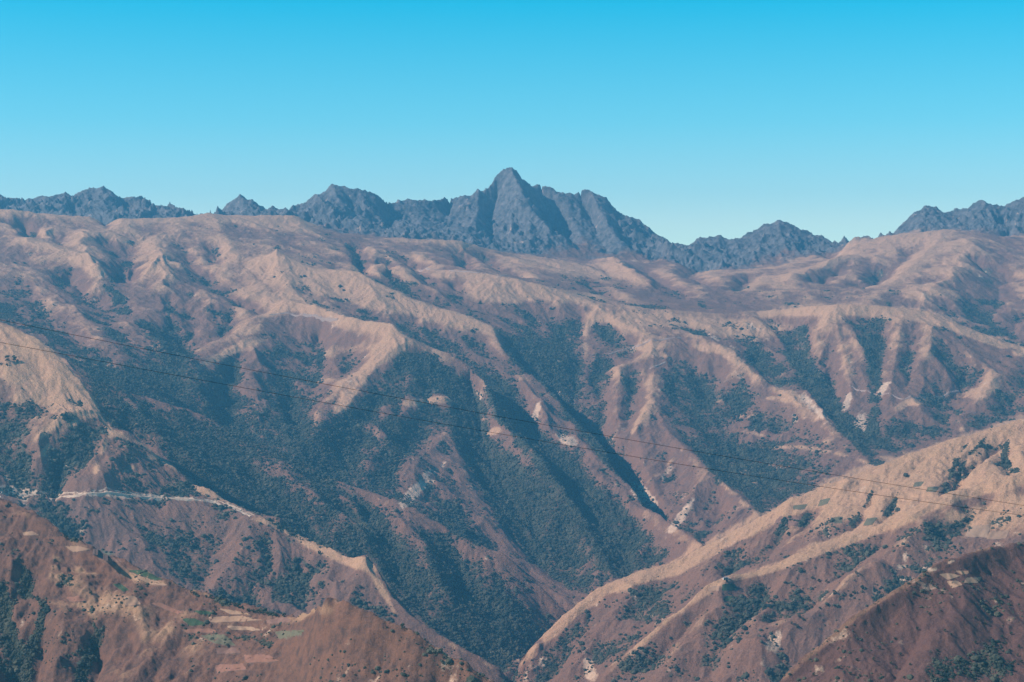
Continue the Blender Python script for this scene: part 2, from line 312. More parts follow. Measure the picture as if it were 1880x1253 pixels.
# near edges of relief traced from the photograph: (line, depth, width) ; negative depth = rib
FEAT = [
 # A
 ([(0,1050),(12,1130),(35,1200),(45,1253)],38,60),([(80,1105),(68,1163),(50,1208),(45,1253)],34,45),
 ([(167,1136),(185,1160),(178,1184),(155,1208),(143,1253)],32,44),([(235,1120),(240,1170),(215,1220),(200,1253)],14,35),([(330,1140),(325,1190),(290,1253)],12,40),([(420,1165),(410,1200),(380,1253)],10,40),([(300,1100),(290,1140),(270,1180)],8,30),([(700,1150),(690,1200),(670,1253)],12,40),([(790,1200),(780,1253)],10,40),([(40,1020),(50,1060),(62,1100)],10,30),
 ([(110,1040),(125,1080),(140,1100)],6,30),([(520,1240),(600,1180),(632,1145)],2,6),
 ([(20,1000),(22,1060),(50,1150)],-12,30),([(100,1110),(90,1180),(75,1253)],-12,40),([(250,1080),(260,1160),(215,1253)],-10,60),
 # D face
 ([(40,820),(45,870),(48,903)],30,90),([(175,752),(140,775),(105,800),(82,830),(70,860)],-28,90),
 ([(205,790),(190,830),(165,880),(150,903)],-16,70),([(120,830),(105,880),(90,905)],18,70),
 ([(290,830),(240,850),(190,900),(120,960)],-24,120),([(110,970),(150,930),(220,910)],20,90),
 ([(470,947),(450,1000),(430,1080)],-16,100),([(370,960),(380,1020),(370,1080)],18,110),([(520,975),(480,1030),(460,1110)],20,90),
 ([(600,1010),(560,1060),(540,1110)],22,100),([(685,1038),(640,1060),(600,1090)],-22,80),([(650,1030),(620,1070)],12,50),([(560,985),(500,1060)],-14,60),
 # E
 ([(200,715),(260,770),(330,830),(400,880)],-22,90),([(160,720),(210,770),(300,850),(420,930)],20,70),
 ([(500,835),(560,900),(640,970),(720,1050)],-18,110),([(640,900),(700,990),(760,1080)],20,110),([(720,940),(790,1040),(850,1140)],-20,100),
 ([(800,975),(860,1060),(900,1150)],20,100),([(880,1020),(920,1080),(950,1160)],-16,90),([(440,830),(520,900),(600,980)],14,90),
 # L
 ([(310,540),(308,580),(312,620),(316,640)],26,100),([(235,430),(240,480),(215,520)],22,110),([(120,490),(150,530),(215,570)],20,100),
 ([(230,595),(290,628),(310,665)],-26,90),([(40,395),(55,420),(65,435)],26,60),([(185,390),(195,405),(200,412)],20,60),
 ([(290,470),(300,540),(290,600)],-20,120),([(375,560),(360,590),(340,640)],22,90),([(420,560),(412,590),(405,610)],14,60),
 ([(0,480),(60,520),(130,580),(200,640),(280,690)],-22,160),([(30,520),(90,580),(160,640)],22,130),([(20,440),(110,470),(190,520)],-18,150),
 ([(385,440),(400,470),(410,480)],16,70),([(150,420),(160,470),(195,520)],-14,100),([(330,430),(370,500),(440,545)],16,90),
 ([(440,540),(470,560),(490,570)],18,80),
 # F0 face
 ([(412,655),(380,690),(370,730),(375,765)],-22,80),([(440,640),(420,690),(405,740),(410,775)],20,80),([(470,640),(470,700),(490,790)],-20,110),
 ([(520,640),(530,720),(535,800)],18,110),([(500,700),(520,770),(540,835)],-14,60),([(375,655),(345,690),(350,720)],-16,60),
 ([(640,690),(600,740),(565,795)],-22,80),([(650,620),(640,660),(630,690)],18,90),([(610,640),(620,680),(600,705)],-14,70),
 # F1 face
 ([(700,665),(690,720),(660,790),(640,860)],22,110),([(745,640),(760,700),(720,800),(680,880)],-18,120),([(800,700),(770,760),(740,830),(720,900)],18,100),
 ([(828,795),(790,830),(745,890)],-16,80),([(842,845),(800,890),(770,940)],-14,80),([(750,735),(790,733),(825,736)],-10,50),
 ([(900,955),(870,960),(850,975)],-12,50),([(960,1035),(940,1030),(925,1025)],-12,40),([(810,860),(790,900),(775,935)],12,50),
 ([(905,720),(925,745),(930,780)],-12,60),([(950,690),(1000,760),(1010,800)],-14,80),([(985,740),(1000,790),(1050,830)],-20,60),
 ([(1060,830),(1110,900),(1170,990)],-16,130),([(1000,850),(1060,940),(1110,1010)],16,120),([(1150,900),(1180,960),(1210,1010)],14,100),
 ([(1045,775),(1075,830),(1115,860)],-12,50),
 # G
 ([(1060,650),(1055,700),(1048,740)],16,40),([(1100,660),(1105,720),(1110,790)],20,70),([(1130,670),(1140,730),(1130,800)],-18,70),
 ([(1160,690),(1155,740),(1150,800)],20,70),([(1195,745),(1165,790),(1140,830)],-16,70),([(1090,570),(1080,600),(1078,625)],-10,40),
 ([(1250,860),(1210,900),(1190,930)],16,60),([(1300,870),(1270,920),(1240,960)],-16,60),([(1330,900),(1320,950),(1300,990)],14,60),
 ([(1240,640),(1290,690),(1310,740)],18,110),([(1340,690),(1400,740),(1440,790)],18,100),([(1380,640),(1400,680),(1430,720)],20,90),
 ([(1110,590),(1140,620),(1170,650)],14,70),([(1400,640),(1380,650)],10,40),
 # H
 ([(1460,600),(1470,640),(1490,670)],22,60),([(1490,590),(1500,640),(1515,700)],-18,70),([(1520,620),(1525,680),(1540,735)],18,70),
 ([(1560,600),(1580,640),(1600,680)],-14,50),([(1620,600),(1618,640),(1612,680)],16,60),([(1680,600),(1670,650),(1665,710)],20,80),
 ([(1720,600),(1700,660),(1690,720)],-18,90),([(1780,660),(1760,710),(1720,740)],20,90),([(1700,740),(1660,780),(1640,820)],-16,90),
 ([(1840,690),(1800,740),(1760,790)],-16,80),([(1860,720),(1850,760)],16,80),([(1470,715),(1500,745),(1520,790)],-16,40),
 # C
 ([(1840,800),(1800,830),(1770,860),(1750,900)],16,36),([(1780,820),(1765,850),(1750,880),(1740,905)],20,38),([(1850,815),(1845,840),(1865,865)],18,34),
 ([(1710,830),(1680,855),(1660,875)],8,30),([(1650,900),(1635,925),(1615,950)],18,34),([(1600,905),(1580,940),(1560,965)],16,34),([(1500,920),(1480,945),(1468,965)],16,32),
 ([(1560,880),(1545,910)],-8,30),([(1440,960),(1410,1000),(1380,1030)],18,44),([(1360,990),(1345,1020),(1330,1050)],16,40),
 ([(1300,1030),(1290,1060),(1270,1090)],-12,50),([(1240,1050),(1200,1090),(1160,1130)],18,60),([(1180,1065),(1120,1120),(1060,1180)],-18,70),
 ([(1120,1100),(1060,1160),(1010,1230)],20,60),([(1080,1160),(1060,1200),(1040,1253)],-18,50),([(1000,1180),(980,1215),(970,1253)],-14,50),
 ([(1820,890),(1780,940),(1720,980)],16,70),([(1760,915),(1720,950),(1680,1000),(1640,1040)],-18,70),([(1700,940),(1640,990),(1560,1050),(1500,1100)],-22,80),
 ([(1640,970),(1570,1030),(1480,1100),(1400,1160)],24,80),([(1650,1045),(1560,1108),(1465,1166),(1396,1213),(1370,1250)],-40,110),
 ([(1550,1130),(1480,1190),(1420,1253)],24,70),([(1420,1050),(1380,1110),(1330,1180),(1290,1253)],20,70),([(1480,1030),(1420,1100),(1350,1180),(1330,1240)],-20,80),
 ([(1360,1065),(1310,1120),(1250,1190),(1200,1253)],-16,70),([(1300,1100),(1240,1160),(1170,1230)],14,60),
 # B
 ([(1690,1150),(1660,1195),(1630,1253)],8,30),([(1780,1030),(1760,1120),(1720,1253)],-8,60),([(1850,1050),(1830,1150),(1800,1253)],8,60),
 # plateau and K
 ([(650,440),(665,470),(680,490)],18,60),([(660,470),(670,500)],14,50),([(700,470),(720,500),(740,525)],22,60),([(760,470),(780,490)],18,60),
 ([(730,460),(760,480),(790,520)],14,60),([(880,458),(905,480),(960,505)],22,90),([(850,460),(860,490)],20,60),([(830,510),(850,530)],16,50),
 ([(1075,510),(1100,525),(1130,545)],14,80),([(1120,480),(1160,510),(1200,530)],-22,100),([(1180,490),(1230,520),(1260,545)],18,100),
 ([(1290,480),(1260,500),(1300,520)],16,90),([(1380,500),(1350,530)],16,70),([(1560,470),(1500,500),(1440,520)],-18,130),([(1620,480),(1610,510),(1580,520)],22,90),
 ([(1540,490),(1510,510),(1490,515)],18,80),([(1800,440),(1760,500),(1700,560)],-20,160),([(1850,480),(1830,540),(1800,590)],20,160),([(1700,440),(1640,480),(1560,520)],16,130),
 ([(1880,560),(1850,600),(1840,610)],16,100),([(1780,470),(1820,490),(1860,500)],18,90),
 # peaks
 ([(980,350),(1000,390),(1015,420)],30,80),([(905,330),(900,360),(880,380)],22,60),([(1015,370),(1035,410),(1045,430)],26,60),
 ([(1130,385),(1140,420),(1160,450)],22,70),([(640,350),(650,380),(640,400)],24,70),([(575,365),(600,395),(640,420)],-20,60),
 ([(600,360),(590,385),(560,400)],18,60),([(700,365),(710,390),(712,410)],24,50),([(1180,415),(1190,440),(1210,470)],18,70),
 ([(1660,410),(1670,425)],18,50),([(1840,385),(1850,410),(1840,430)],26,60),([(1480,425),(1500,450),(1540,470)],16,90),
 ([(130,360),(140,385)],18,50),([(230,365),(240,390)],20,50),([(60,368),(80,390)],18,50),([(290,380),(300,395)],16,40),([(430,370),(450,385)],16,40),
]
for ln, dp, wd in FEAT: carve(ln, dp*(1.7 if max(q[1] for q in ln) < 615 else 1.1), wd)
print('carved', round(time.time()-T0, 1))

# ------------------------------------------------------------------ erosion and rock relief
near_line = np.clip(blur(MASK.astype(np.float32), (6, 9), 2)*14, 0, 1)
# rock zone: above the line of the tan crests
ROCK_LINE = [(-240,90.0),(0,95),(200,97),(346,99),(385,100.5),(540,102),(600,101.2),(700,101.2),(760,101.2),(850,102.2),(900,104.5),(1000,109),(1080,110),(1150,109.8),(1240,110.3),(1300,109.3),(1400,109.8),(1500,111),(1547,112),(1640,112.8),(1740,113.5),(1880,113.5),(2120,113)]
rl = np.log(rm(np.interp(PX, [q[0] for q in ROCK_LINE], [q[1] for q in ROCK_LINE]))).astype(np.float32)
xx, yy = X, Y
rn = fbm(xx, yy, 420, 6, 55, .7)
ROCK = np.clip((LD[:,None]-rl[None]+rn*0.020)/0.016+.5, 0, 1).astype(np.float32)
def grad(Z):
    gx = np.gradient(Z, axis=1)/(SP/F*DD[:,None])
    gy = np.gradient(Z, axis=0)/(SL*DD[:,None]) - gx*(X/Y)
    return gx.astype(np.float32), gy.astype(np.float32)
Zs = blur(Z, (6, 11), 2)
gx, gy = grad(Zs)
far = np.clip((DD-1500)/3500, .35, 1.0)[:,None].astype(np.float32)
wob = 60
H = np.zeros_like(Z)
for k, (wl, amp) in enumerate([(420, 17), (230, 12), (120, 6.5), (62, 4.0), (32, 2.8), (16, 1.7), (8, .8)]):
    sm = np.clip(np.hypot(gx, gy)*2.2, .08+.38*np.clip((DD[:,None]-6800)/1000, 0, 1), 1.1)
    v, dx, dy = gullies(X+wob*perlin(X/300, Y/300, 70), Y+wob*perlin(X/300, Y/300, 71), gx, gy, wl, 11+k)
    v = (1-2*np.sqrt(np.clip((1-v)*.5, 0, 1)))*.8+.25
    sc = amp*sm*(far if wl > 100 else np.sqrt(far) if wl > 40 else far**.2)
    if wl > 150: sc = sc*(1-.85*near_line)
    elif wl > 80: sc = sc*(1-.4*near_line)
    H += sc*(v-.15); gx += sc*dx; gy += sc*dy
H += fbm(X, Y, 260, 5, 33, .55)*4.5*(1-.6*near_line)*far
# crags
rd = ridged(X+30*perlin(X/120,Y/120,80), Y, 330, 6, 5, .6)
rf = ridged(X, Y, 85, 4, 25, .7)
print('rd', rd[ROCK>.5].mean(), rf[ROCK>.5].mean())
rd = rd-rd[ROCK>.5].mean(); rf = rf-rf[ROCK>.5].mean()
H += ROCK*(rd*30*(1-.9*near_line) + rf*19*(1-.6*near_line) + fbm(X, Y, 40, 3, 15, .6)*5)
H += fbm(X, Y, 62, 5, 44, .62)*2.8*far**.3
H += fbm(X, Y, 240, 4, 45, .55)*5*np.clip((DD[:,None]-7200)/1200, 0, 1)*(1-near_line)
fg0 = np.clip((2900-DD)/300, 0, 1)[:,None].astype(np.float32)
H += fg0*np.where(PX[None] > 1180, .5, 1.)*(fbm(X, Y, 34, 5, 48, .68)*2.6-ridged(X+8*perlin(X/40, Y/40, 81), Y*.6, 60, 4, 49, .6)*2.6)
H -= near_line*blur(H, (8, 14), 2)
Z = Z+H
print('eroded', round(time.time()-T0, 1))
PYM, VIS, TOP = visible()
# terraces on the farmed slopes: benches and banks cut into the ground
terr_v = np.zeros_like(Z)
nt_ = fbm(X, Y, 160, 3, 66, .5)
for (px, py, rx, ry, ang, st, am) in [(400,1130,230,60,22,6.5,.8),(130,1050,120,60,15,7,.5),(300,1210,250,60,8,8,.45),(560,1190,120,50,10,7,.5),(1440,820,170,80,5,20,.6),(1290,720,110,60,5,20,.4),(1700,890,220,60,-20,11,.45),(1480,960,120,30,-25,10,.4),(420,930,90,25,18,11,.5)]:
    c0 = max(int((px-2*rx-PX0)/SP), 0); c1 = int((px+2*rx-PX0)/SP)
    x = PX[None,c0:c1]-px; y = PYM[:,c0:c1]-py; ca, sa = math.cos(math.radians(ang)), math.sin(math.radians(ang))
    mk_ = am*np.exp(-1.2*(((x*ca+y*sa)/rx)**2+((-x*sa+y*ca)/ry)**2))*np.clip(.6+1.6*nt_[:,c0:c1], 0, 1.3)
    mk_ = np.where((np.abs(y) < 3*ry) & VIS[:,c0:c1], mk_, 0); mk_ = blur(mk_.astype(np.float32), (2, 3), 1)
    ph = Z[:,c0:c1]/st+nt_[:,c0:c1]*1.6; fl = np.floor(ph); fr_ = ph-fl; e_ = np.clip((fr_-.62)/.38, 0, 1); e_ = e_*e_*(3-2*e_)
    Z[:,c0:c1] += np.clip(mk_, 0, 1)*(fl+e_-ph+.3)*st*.75
    terr_v[:,c0:c1] += np.clip(mk_*1.6, 0, 1)*((fr_ > .62)*.55-.15)
PYM, VIS, TOP = visible()

# ------------------------------------------------------------------ ground cover masks (albedo, some shade painted in as scrub)
gx, gy = grad(Z); gxs, gys = grad(blur(Z, (5, 8), 2))
slope = np.hypot(gxs, gys)
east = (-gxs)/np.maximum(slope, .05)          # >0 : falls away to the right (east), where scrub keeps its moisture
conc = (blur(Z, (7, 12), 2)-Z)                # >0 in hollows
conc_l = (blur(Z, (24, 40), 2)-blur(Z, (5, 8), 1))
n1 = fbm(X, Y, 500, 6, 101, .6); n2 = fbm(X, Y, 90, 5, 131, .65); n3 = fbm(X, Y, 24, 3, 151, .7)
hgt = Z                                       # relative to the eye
veg_shade = .60*np.clip(east, -1, 1)*np.clip(slope*2, 0, 1) + np.clip(conc, -8, 8)*.050 + np.clip(conc_l, -40, 40)*.011 + n1*.30 + n2*.36 - np.clip((hgt+120)/420, -.9, 3)*.42 - .20
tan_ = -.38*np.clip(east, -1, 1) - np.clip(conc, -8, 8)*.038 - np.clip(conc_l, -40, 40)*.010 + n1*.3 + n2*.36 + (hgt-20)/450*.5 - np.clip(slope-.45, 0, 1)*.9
scar = np.full_like(Z, -0.6)
def paint(A, kind):
    """soft patches on the ground, traced where the photograph shows them: (px, py, rx, ry, angle, amount)"""
    for (px, py, rx, ry, ang, am) in kind:
        c0 = max(int((px-2.2*max(rx,ry)-PX0)/SP), 0); c1 = min(int((px+2.2*max(rx,ry)-PX0)/SP)+1, NC)
        if c1 <= c0: continue
        P = PYM[:,c0:c1]; x = PX[None,c0:c1]-px; y = P-py
        jit = 1+.35*n2[:,c0:c1]
        ca, sa = math.cos(math.radians(ang)), math.sin(math.radians(ang))
        u = (x*ca+y*sa)/rx*jit; v = (-x*sa+y*ca)/ry*jit
        d = u*u+v*v
        sel = VIS[:,c0:c1] & (d < 4)
        A[:,c0:c1][sel] += (am*np.exp(-d*1.2))[sel]
VEG_SHADE_P = [
 (330,1020,220,100,15,-.55),(60,700,100,60,0,-.6),(1600,880,200,40,-22,-.7),(1740,900,180,45,-18,-.5),(120,900,110,60,0,-.25),(1300,1180,220,80,-30,-.45),(1500,1130,150,60,-30,-.3),(1100,1180,80,50,-35,-.3),(1260,930,90,80,30,-.4),(560,620,120,30,10,-.4),(640,760,60,60,-50,-.3),(780,840,60,60,-50,-.5),(960,1040,40,90,-35,-.6),(1180,780,60,90,0,-.2),(1750,700,80,60,0,-.3),(1560,680,60,80,0,-.2),(240,480,200,60,20,-.4),(500,900,40,16,30,-.2),
 # left valley and E
 (215,555,16,34,-30,1.2),(285,620,30,14,30,1.2),(310,600,7,50,0,.9),(345,670,40,16,40,1),(260,700,110,24,8,1.1),(310,640,30,20,0,.8),(190,690,60,22,15,.9),
 (330,700,60,35,20,1.0),(230,760,70,22,35,.9),(350,840,130,30,38,1.5),(480,900,150,40,35,1.0),(640,960,160,45,32,.9),(760,1040,140,50,35,1.0),(900,1100,120,50,45,1.1),(860,990,60,14,35,1.1),(900,1150,70,40,40,.9),
 (430,690,60,30,20,.7),(460,760,70,50,20,.9),(560,760,60,60,0,.7),(590,650,8,40,5,.8),(610,700,40,60,0,.6),(560,830,60,25,10,.8),(420,790,60,22,25,.8),
 (760,670,80,30,35,1.3),(830,700,70,30,40,1.3),(800,620,60,7,28,1.2),(740,605,22,5,32,1.4),(720,700,60,40,0,.8),(680,790,90,60,0,.9),(640,850,90,40,10,.9),(590,800,50,50,0,.7),  # thin strips right of the central ridge paint its shadow as dark scrub
 (880,790,60,60,20,1.1),(930,700,50,60,20,.9),(970,650,60,26,25,1.2),(1000,680,30,40,0,1.2),(950,860,110,60,25,1.0),(1060,920,130,70,30,1.0),(1150,990,110,50,30,.9),(1120,1060,90,50,20,1.1),(1020,980,60,50,30,1.0),(940,900,50,50,45,1.2),(1070,880,90,40,30,.5),
 (1030,620,34,18,90,1.0),(1095,830,10,40,-30,1.3),(1125,850,8,40,-30,1.3),(1050,760,9,45,-35,1.3),
 (1110,610,30,20,30,.8),(1140,620,30,14,30,.9),(1060,680,12,45,10,.8),(1120,700,25,50,0,.8),(1150,720,14,50,0,.9),(1190,760,24,40,0,.8),(1250,680,30,12,0,.7),(1270,710,60,20,10,.8),
 (1300,750,60,30,10,.8),(1400,760,80,40,10,.7),(1370,860,80,34,0,.8),(1430,880,90,30,0,1.0),(1450,830,100,20,5,.7),(1500,900,60,18,0,.9),(1400,930,40,20,0,1.0),(1290,840,30,60,-40,.5),(1330,890,16,50,-30,.7),
 (1330,650,50,14,30,.6),(1390,660,22,22,60,1.1),(1430,690,50,18,50,1.1),(1480,690,50,20,50,1.4),(1540,770,60,16,55,1.4),(1600,850,50,12,50,1.0),(1475,610,18,40,20,1.2),(1500,650,20,40,20,.7),(1600,690,13,70,0,1.4),(1615,640,22,26,10,1.1),(1580,620,14,30,-30,.9),
 (1630,590,26,7,0,1.2),(1560,700,30,50,0,.5),(1660,670,24,40,10,.8),(1720,680,40,30,0,.6),(1740,600,40,12,10,.7),(1700,790,70,24,-10,.8),(1640,800,30,40,0,.8),(1800,760,50,20,-20,.5),(1500,810,60,20,30,.8),
 # D face
 (30,790,50,40,0,1.0),(100,760,60,14,0,.5),(140,810,40,60,0,1.0),(45,860,14,50,0,1.4),(90,890,60,20,0,.6),(110,940,60,30,30,.8),(190,880,50,20,0,.6),
 (400,960,70,25,10,.7),(420,1030,70,50,0,.9),(340,1030,60,40,0,.7),(490,1090,60,40,0,.6),(300,980,60,30,0,.5),(450,985,14,30,0,.6),(590,1080,30,30,0,.5),
 # C
 (1220,1110,50,22,-30,1.2),(1150,1190,50,30,-35,1.2),(1140,1220,26,20,0,1),(1280,1080,30,14,-30,1.0),(1210,1040,70,12,-20,-.3),(1440,950,8,30,10,.9),(1300,1130,80,18,-15,.7),(1420,1120,90,22,-20,.7),(1360,1140,70,20,-10,.6),(1480,1140,60,22,-35,.7),
 (1700,970,70,22,-5,1.0),(1760,965,40,10,0,.5),(1650,990,40,14,-20,.5),(1520,960,22,10,0,.8),(1560,950,25,9,-10,.7),(1430,1000,16,20,0,.8),(1050,1150,40,20,-40,.3),(1090,1180,40,40,0,.3),
 (1750,860,6,30,25,1.0),(1790,845,6,34,30,1.0),(1845,840,8,30,-10,1.1),(1640,925,6,32,25,1.0),(1575,950,8,26,20,.9),(1480,950,8,26,20,.9),(1535,915,16,6,-15,.7),(1660,885,16,5,-10,.7),(1690,895,12,5,-10,.6),(1700,940,40,7,-5,.6),(1460,930,30,6,-20,.5),
 (1480,1080,80,30,-20,.4),(1350,1190,80,40,-30,.5),(1250,1220,60,30,-30,.6),(1180,1100,30,12,-20,.6),
 # A gullies
 (8,1130,14,80,0,1.6),(40,1230,24,30,0,1.4),(75,1140,9,50,12,1.4),(55,1200,12,40,20,1.3),(165,1200,11,50,25,1.5),(178,1165,8,20,0,1.2),(60,990,60,12,5,1.2),(110,1000,40,10,15,.9),(40,1080,16,40,0,.8),(60,1000,40,8,0,.8),(140,1050,40,7,15,.7),(190,1035,50,7,15,.6),(440,1110,50,8,20,1.2),(480,1123,30,7,15,1.2),(130,1075,14,20,0,.6),(105,1105,20,10,0,.6),(470,1180,30,16,0,.6),(350,1172,26,8,0,.7),(720,1160,120,22,28,.6),(650,1200,50,14,20,.6),(820,1225,60,14,28,.7),
 # B
 (1850,1190,70,26,-10,.9),(1800,1230,110,26,0,.9),(1640,1235,60,20,0,.4),(1780,1150,60,16,0,.2),
 # high ground
 (50,405,10,16,30,1.0),(62,432,12,10,0,1.3),(40,520,10,22,-20,.9),(195,407,12,6,30,1.0),(5,575,28,16,10,2.0),(60,600,60,12,15,.6),(80,560,60,22,10,.5),(505,475,8,28,0,.6),(520,525,5,20,-20,.6),(400,470,14,6,40,1),(385,565,16,14,0,.9),(470,585,30,8,-10,.6),  # patch at the far left edge is a cliff's shadow painted as scrub
 (713,510,4,32,-25,.9),(735,530,14,14,45,.5),(760,520,6,22,-30,.9),(800,545,6,12,-20,.9),(690,530,50,10,25,.5),(660,480,5,18,0,.7),(850,470,5,18,0,1.0),(885,470,20,6,35,1.0),(1195,565,26,7,10,1.1),(1220,570,14,5,25,1.2),(1285,560,10,8,0,1.2),(1275,612,24,4,15,1.6),(880,558,5,4,0,1.2),(1175,505,8,5,0,1),(1020,567,16,4,0,1.0),
 (1530,490,30,4,-35,.9),(1525,505,20,4,-20,1.0),(1618,495,6,12,0,1.3),(1595,512,24,5,0,1.1),(1500,535,40,4,0,.8),(1645,540,30,3,-8,.9),(1830,450,20,4,20,.9),(1290,500,30,10,30,.5),(1370,530,14,6,0,.8),
]
TANP = [
 (1700,900,220,50,-20,.9),(1810,960,100,36,-8,.9),(1860,900,60,60,0,.6),(1620,960,80,30,-20,.5),
 (60,690,90,36,8,1.5),(130,735,45,24,20,1.5),(100,780,50,8,-38,1.3),(40,640,50,24,20,1.2),(250,860,40,12,-10,.8),(290,845,22,7,20,1.0),(320,890,70,9,10,.9),(60,905,60,6,0,.3),(230,910,150,7,4,.8),(390,910,70,8,10,.9),(540,980,60,8,25,.8),(620,1020,60,10,25,1.2),(670,1035,30,7,20,1.2),(700,1080,12,40,-30,1.0),(260,930,60,10,-30,.8),(200,960,60,14,-30,.5),
 (1500,910,150,16,-25,1.6),(1350,980,110,12,-25,1.6),(1250,1035,60,10,-20,1.5),(1200,1050,60,14,0,1.0),(1700,850,130,26,-18,1.6),(1830,800,80,22,-15,1.5),(1600,910,100,26,-18,1.4),(1700,900,100,14,-15,1.2),(1600,970,140,9,-20,1.3),(1800,880,120,16,-20,1.4),(1780,950,60,14,-10,1.3),(1450,1030,100,5,-18,1.0),(1150,1070,80,10,-15,.7),(1540,1000,60,10,-20,.9),(1850,930,50,14,-10,.9),(1420,990,60,12,-25,.5),
 (330,480,250,50,12,.4),(560,560,90,14,12,1.2),(650,540,140,24,15,1.0),(800,580,130,14,12,1.0),(940,540,70,20,-5,1.3),(1050,545,130,12,4,1.0),(1000,480,70,12,10,1.3),(1080,500,60,14,10,.8),(1200,590,120,14,3,1.1),(1370,610,90,18,8,1.3),(1400,600,60,10,0,1.0),(1550,568,130,9,2,1.2),(1700,580,80,8,8,1.3),(1820,620,100,8,15,1.4),(1330,640,70,6,5,.6),
 (440,640,60,7,-20,1.2),(375,670,40,6,-25,1.0),(590,700,30,7,-10,1.0),(800,735,50,6,-6,1.5),(770,742,24,8,0,1.0),(650,640,80,14,-10,.8),(680,670,50,9,-35,1.0),(640,720,40,7,-50,.7),(360,700,30,4,-20,.5),(1170,640,60,8,-5,1.0),(1240,700,30,5,0,.9),(1290,735,50,6,0,.7),(1390,865,50,12,0,1.2),(1430,820,60,5,5,.7),(1470,730,40,5,15,.6),(1700,735,60,8,-8,1.3),(1780,720,60,8,-10,1.1),(1660,745,20,6,-30,1.2),(1720,650,20,8,0,.5),(1820,700,40,30,0,.5),(240,402,60,6,0,1.2),(400,400,90,7,0,1.0),(500,410,70,9,10,1.2),
 (240,745,20,7,10,.9),(345,770,24,5,5,1.1),(420,760,26,4,0,1.1),(180,670,40,7,10,1.1),(60,735,60,20,0,1.0),(840,815,24,5,0,-.3),(905,793,16,6,-15,1.4),(888,770,8,3,0,1.5),(540,1000,26,10,0,.4),(740,1060,26,6,0,.3),(920,1070,24,5,5,.8),(700,1000,24,5,0,.5),
 (200,1110,100,30,20,.9),(300,1180,120,50,15,.8),(400,1140,110,14,10,.6),(600,1120,30,16,0,.9),(250,1060,60,10,15,.6),(110,1060,40,14,15,.7),(620,1190,40,30,0,.5),(30,1190,14,50,0,.3),(200,1240,80,20,0,.6),
]
SCARP = [
 (20,900,34,10,0,2.2),(45,918,12,14,20,1.6),(150,906,110,3.6,1,1.3),(230,912,40,7,-5,.9),(330,915,80,2.6,5,1.0),(430,930,40,3,25,.9),(12,878,9,6,0,1.4),(760,905,24,8,-50,1.9),(748,915,18,10,-50,1.6),(785,890,12,5,-30,1.5),(815,850,22,7,-40,.8),(780,870,10,10,0,.8),(985,755,6,18,20,1.5),(1040,808,22,9,20,1.8),(1175,905,12,24,-40,1.8),(1195,920,10,16,-50,1.4),
 (1250,950,10,34,-28,0.1),(1256,942,7,34,35,1.7),(1240,960,6,30,38,1.3),(1225,870,8,30,40,.9),(1555,740,6,18,20,2.0),(1580,780,12,24,10,1.7),(1480,735,9,26,-40,1.0),(1510,765,9,28,-40,1.0),(1622,715,7,18,35,1.8),(1025,665,3,18,8,1.2),(1028,725,6,10,-20,1.4),(880,725,9,14,-40,1.0),(1310,620,12,4,30,1.6),(1345,635,14,5,20,1.2),(1385,600,14,14,0,.9),(1410,620,12,10,0,.9),
 (700,575,24,4,0,.9),(990,530,20,5,5,.9),(1080,1225,10,30,-10,1.5),(1085,1235,14,14,0,1.3),(995,1220,10,18,40,1.6),(1410,1190,14,24,20,1.2),(1430,1170,7,18,0,1.6),(1440,1180,24,10,0,.6),(1660,1030,9,18,5,1.5),(1700,1008,14,9,40,1.5),(1700,1045,34,5,5,1.7),(1645,1045,12,6,0,1.4),(1660,1063,16,6,-20,1.5),(1740,1035,34,3,-25,1.2),(1830,1003,50,2,-10,1.0),(1830,998,8,6,0,1.2),(1860,975,14,8,0,1.0),(1780,1020,8,4,0,.9),
 (1560,1140,12,8,-30,.9),(1505,1230,14,14,0,1.1),(1640,1090,14,6,-40,1.1),(1160,1105,12,6,-20,.9),(600,720,3,10,0,.4),(467,745,4,10,0,1.0),(820,925,14,6,0,.4),(865,895,12,8,0,.7),(590,945,5,22,-40,.9),(830,1075,5,10,0,.9),(790,880,30,14,-40,.3),(1100,745,3,3,0,0),(1460,770,6,22,-30,.8),(1830,740,18,12,60,.5),(1700,1240,20,8,0,.4),(1860,1135,20,6,-20,.9),(260,1135,24,12,0,.8),(490,1160,14,10,0,.8),(650,1180,20,12,0,.6),(40,1130,10,30,-10,.5)
]
def stroke(A, pts, w, am):
    """the same along a line: width w pixels of the photograph"""
    xs = [p[0] for p in pts]; c0 = max(int((min(xs)-3*w-PX0)/SP), 0); c1 = min(int((max(xs)+3*w-PX0)/SP)+2, NC)
    x = np.repeat(PX[None,c0:c1], NR, 0); y = PYM[:,c0:c1]; V = VIS[:,c0:c1] & (y > min(p[1] for p in pts)-3*w) & (y < max(p[1] for p in pts)+3*w)
    xv = x[V]; yv = y[V]; jn = n2[:,c0:c1][V]; dm = np.full(xv.shape, 1e9, np.float32)
    for a, b in zip(pts[:-1], pts[1:]):
        dx, dy = b[0]-a[0], b[1]-a[1]; t = np.clip(((xv-a[0])*dx+(yv-a[1])*dy)/(dx*dx+dy*dy+1e-6), 0, 1)
        dm = np.minimum(dm, np.hypot(xv-a[0]-t*dx, yv-a[1]-t*dy))
    sub = A[:,c0:c1]; sub[V] += am*np.clip(.75+1.1*jn, .1, 1.5)*np.exp(-(dm/w*(1+.5*jn))**2)
R7 = lambda p: [(x/3.357, 880+y/3.357) for x, y in p]
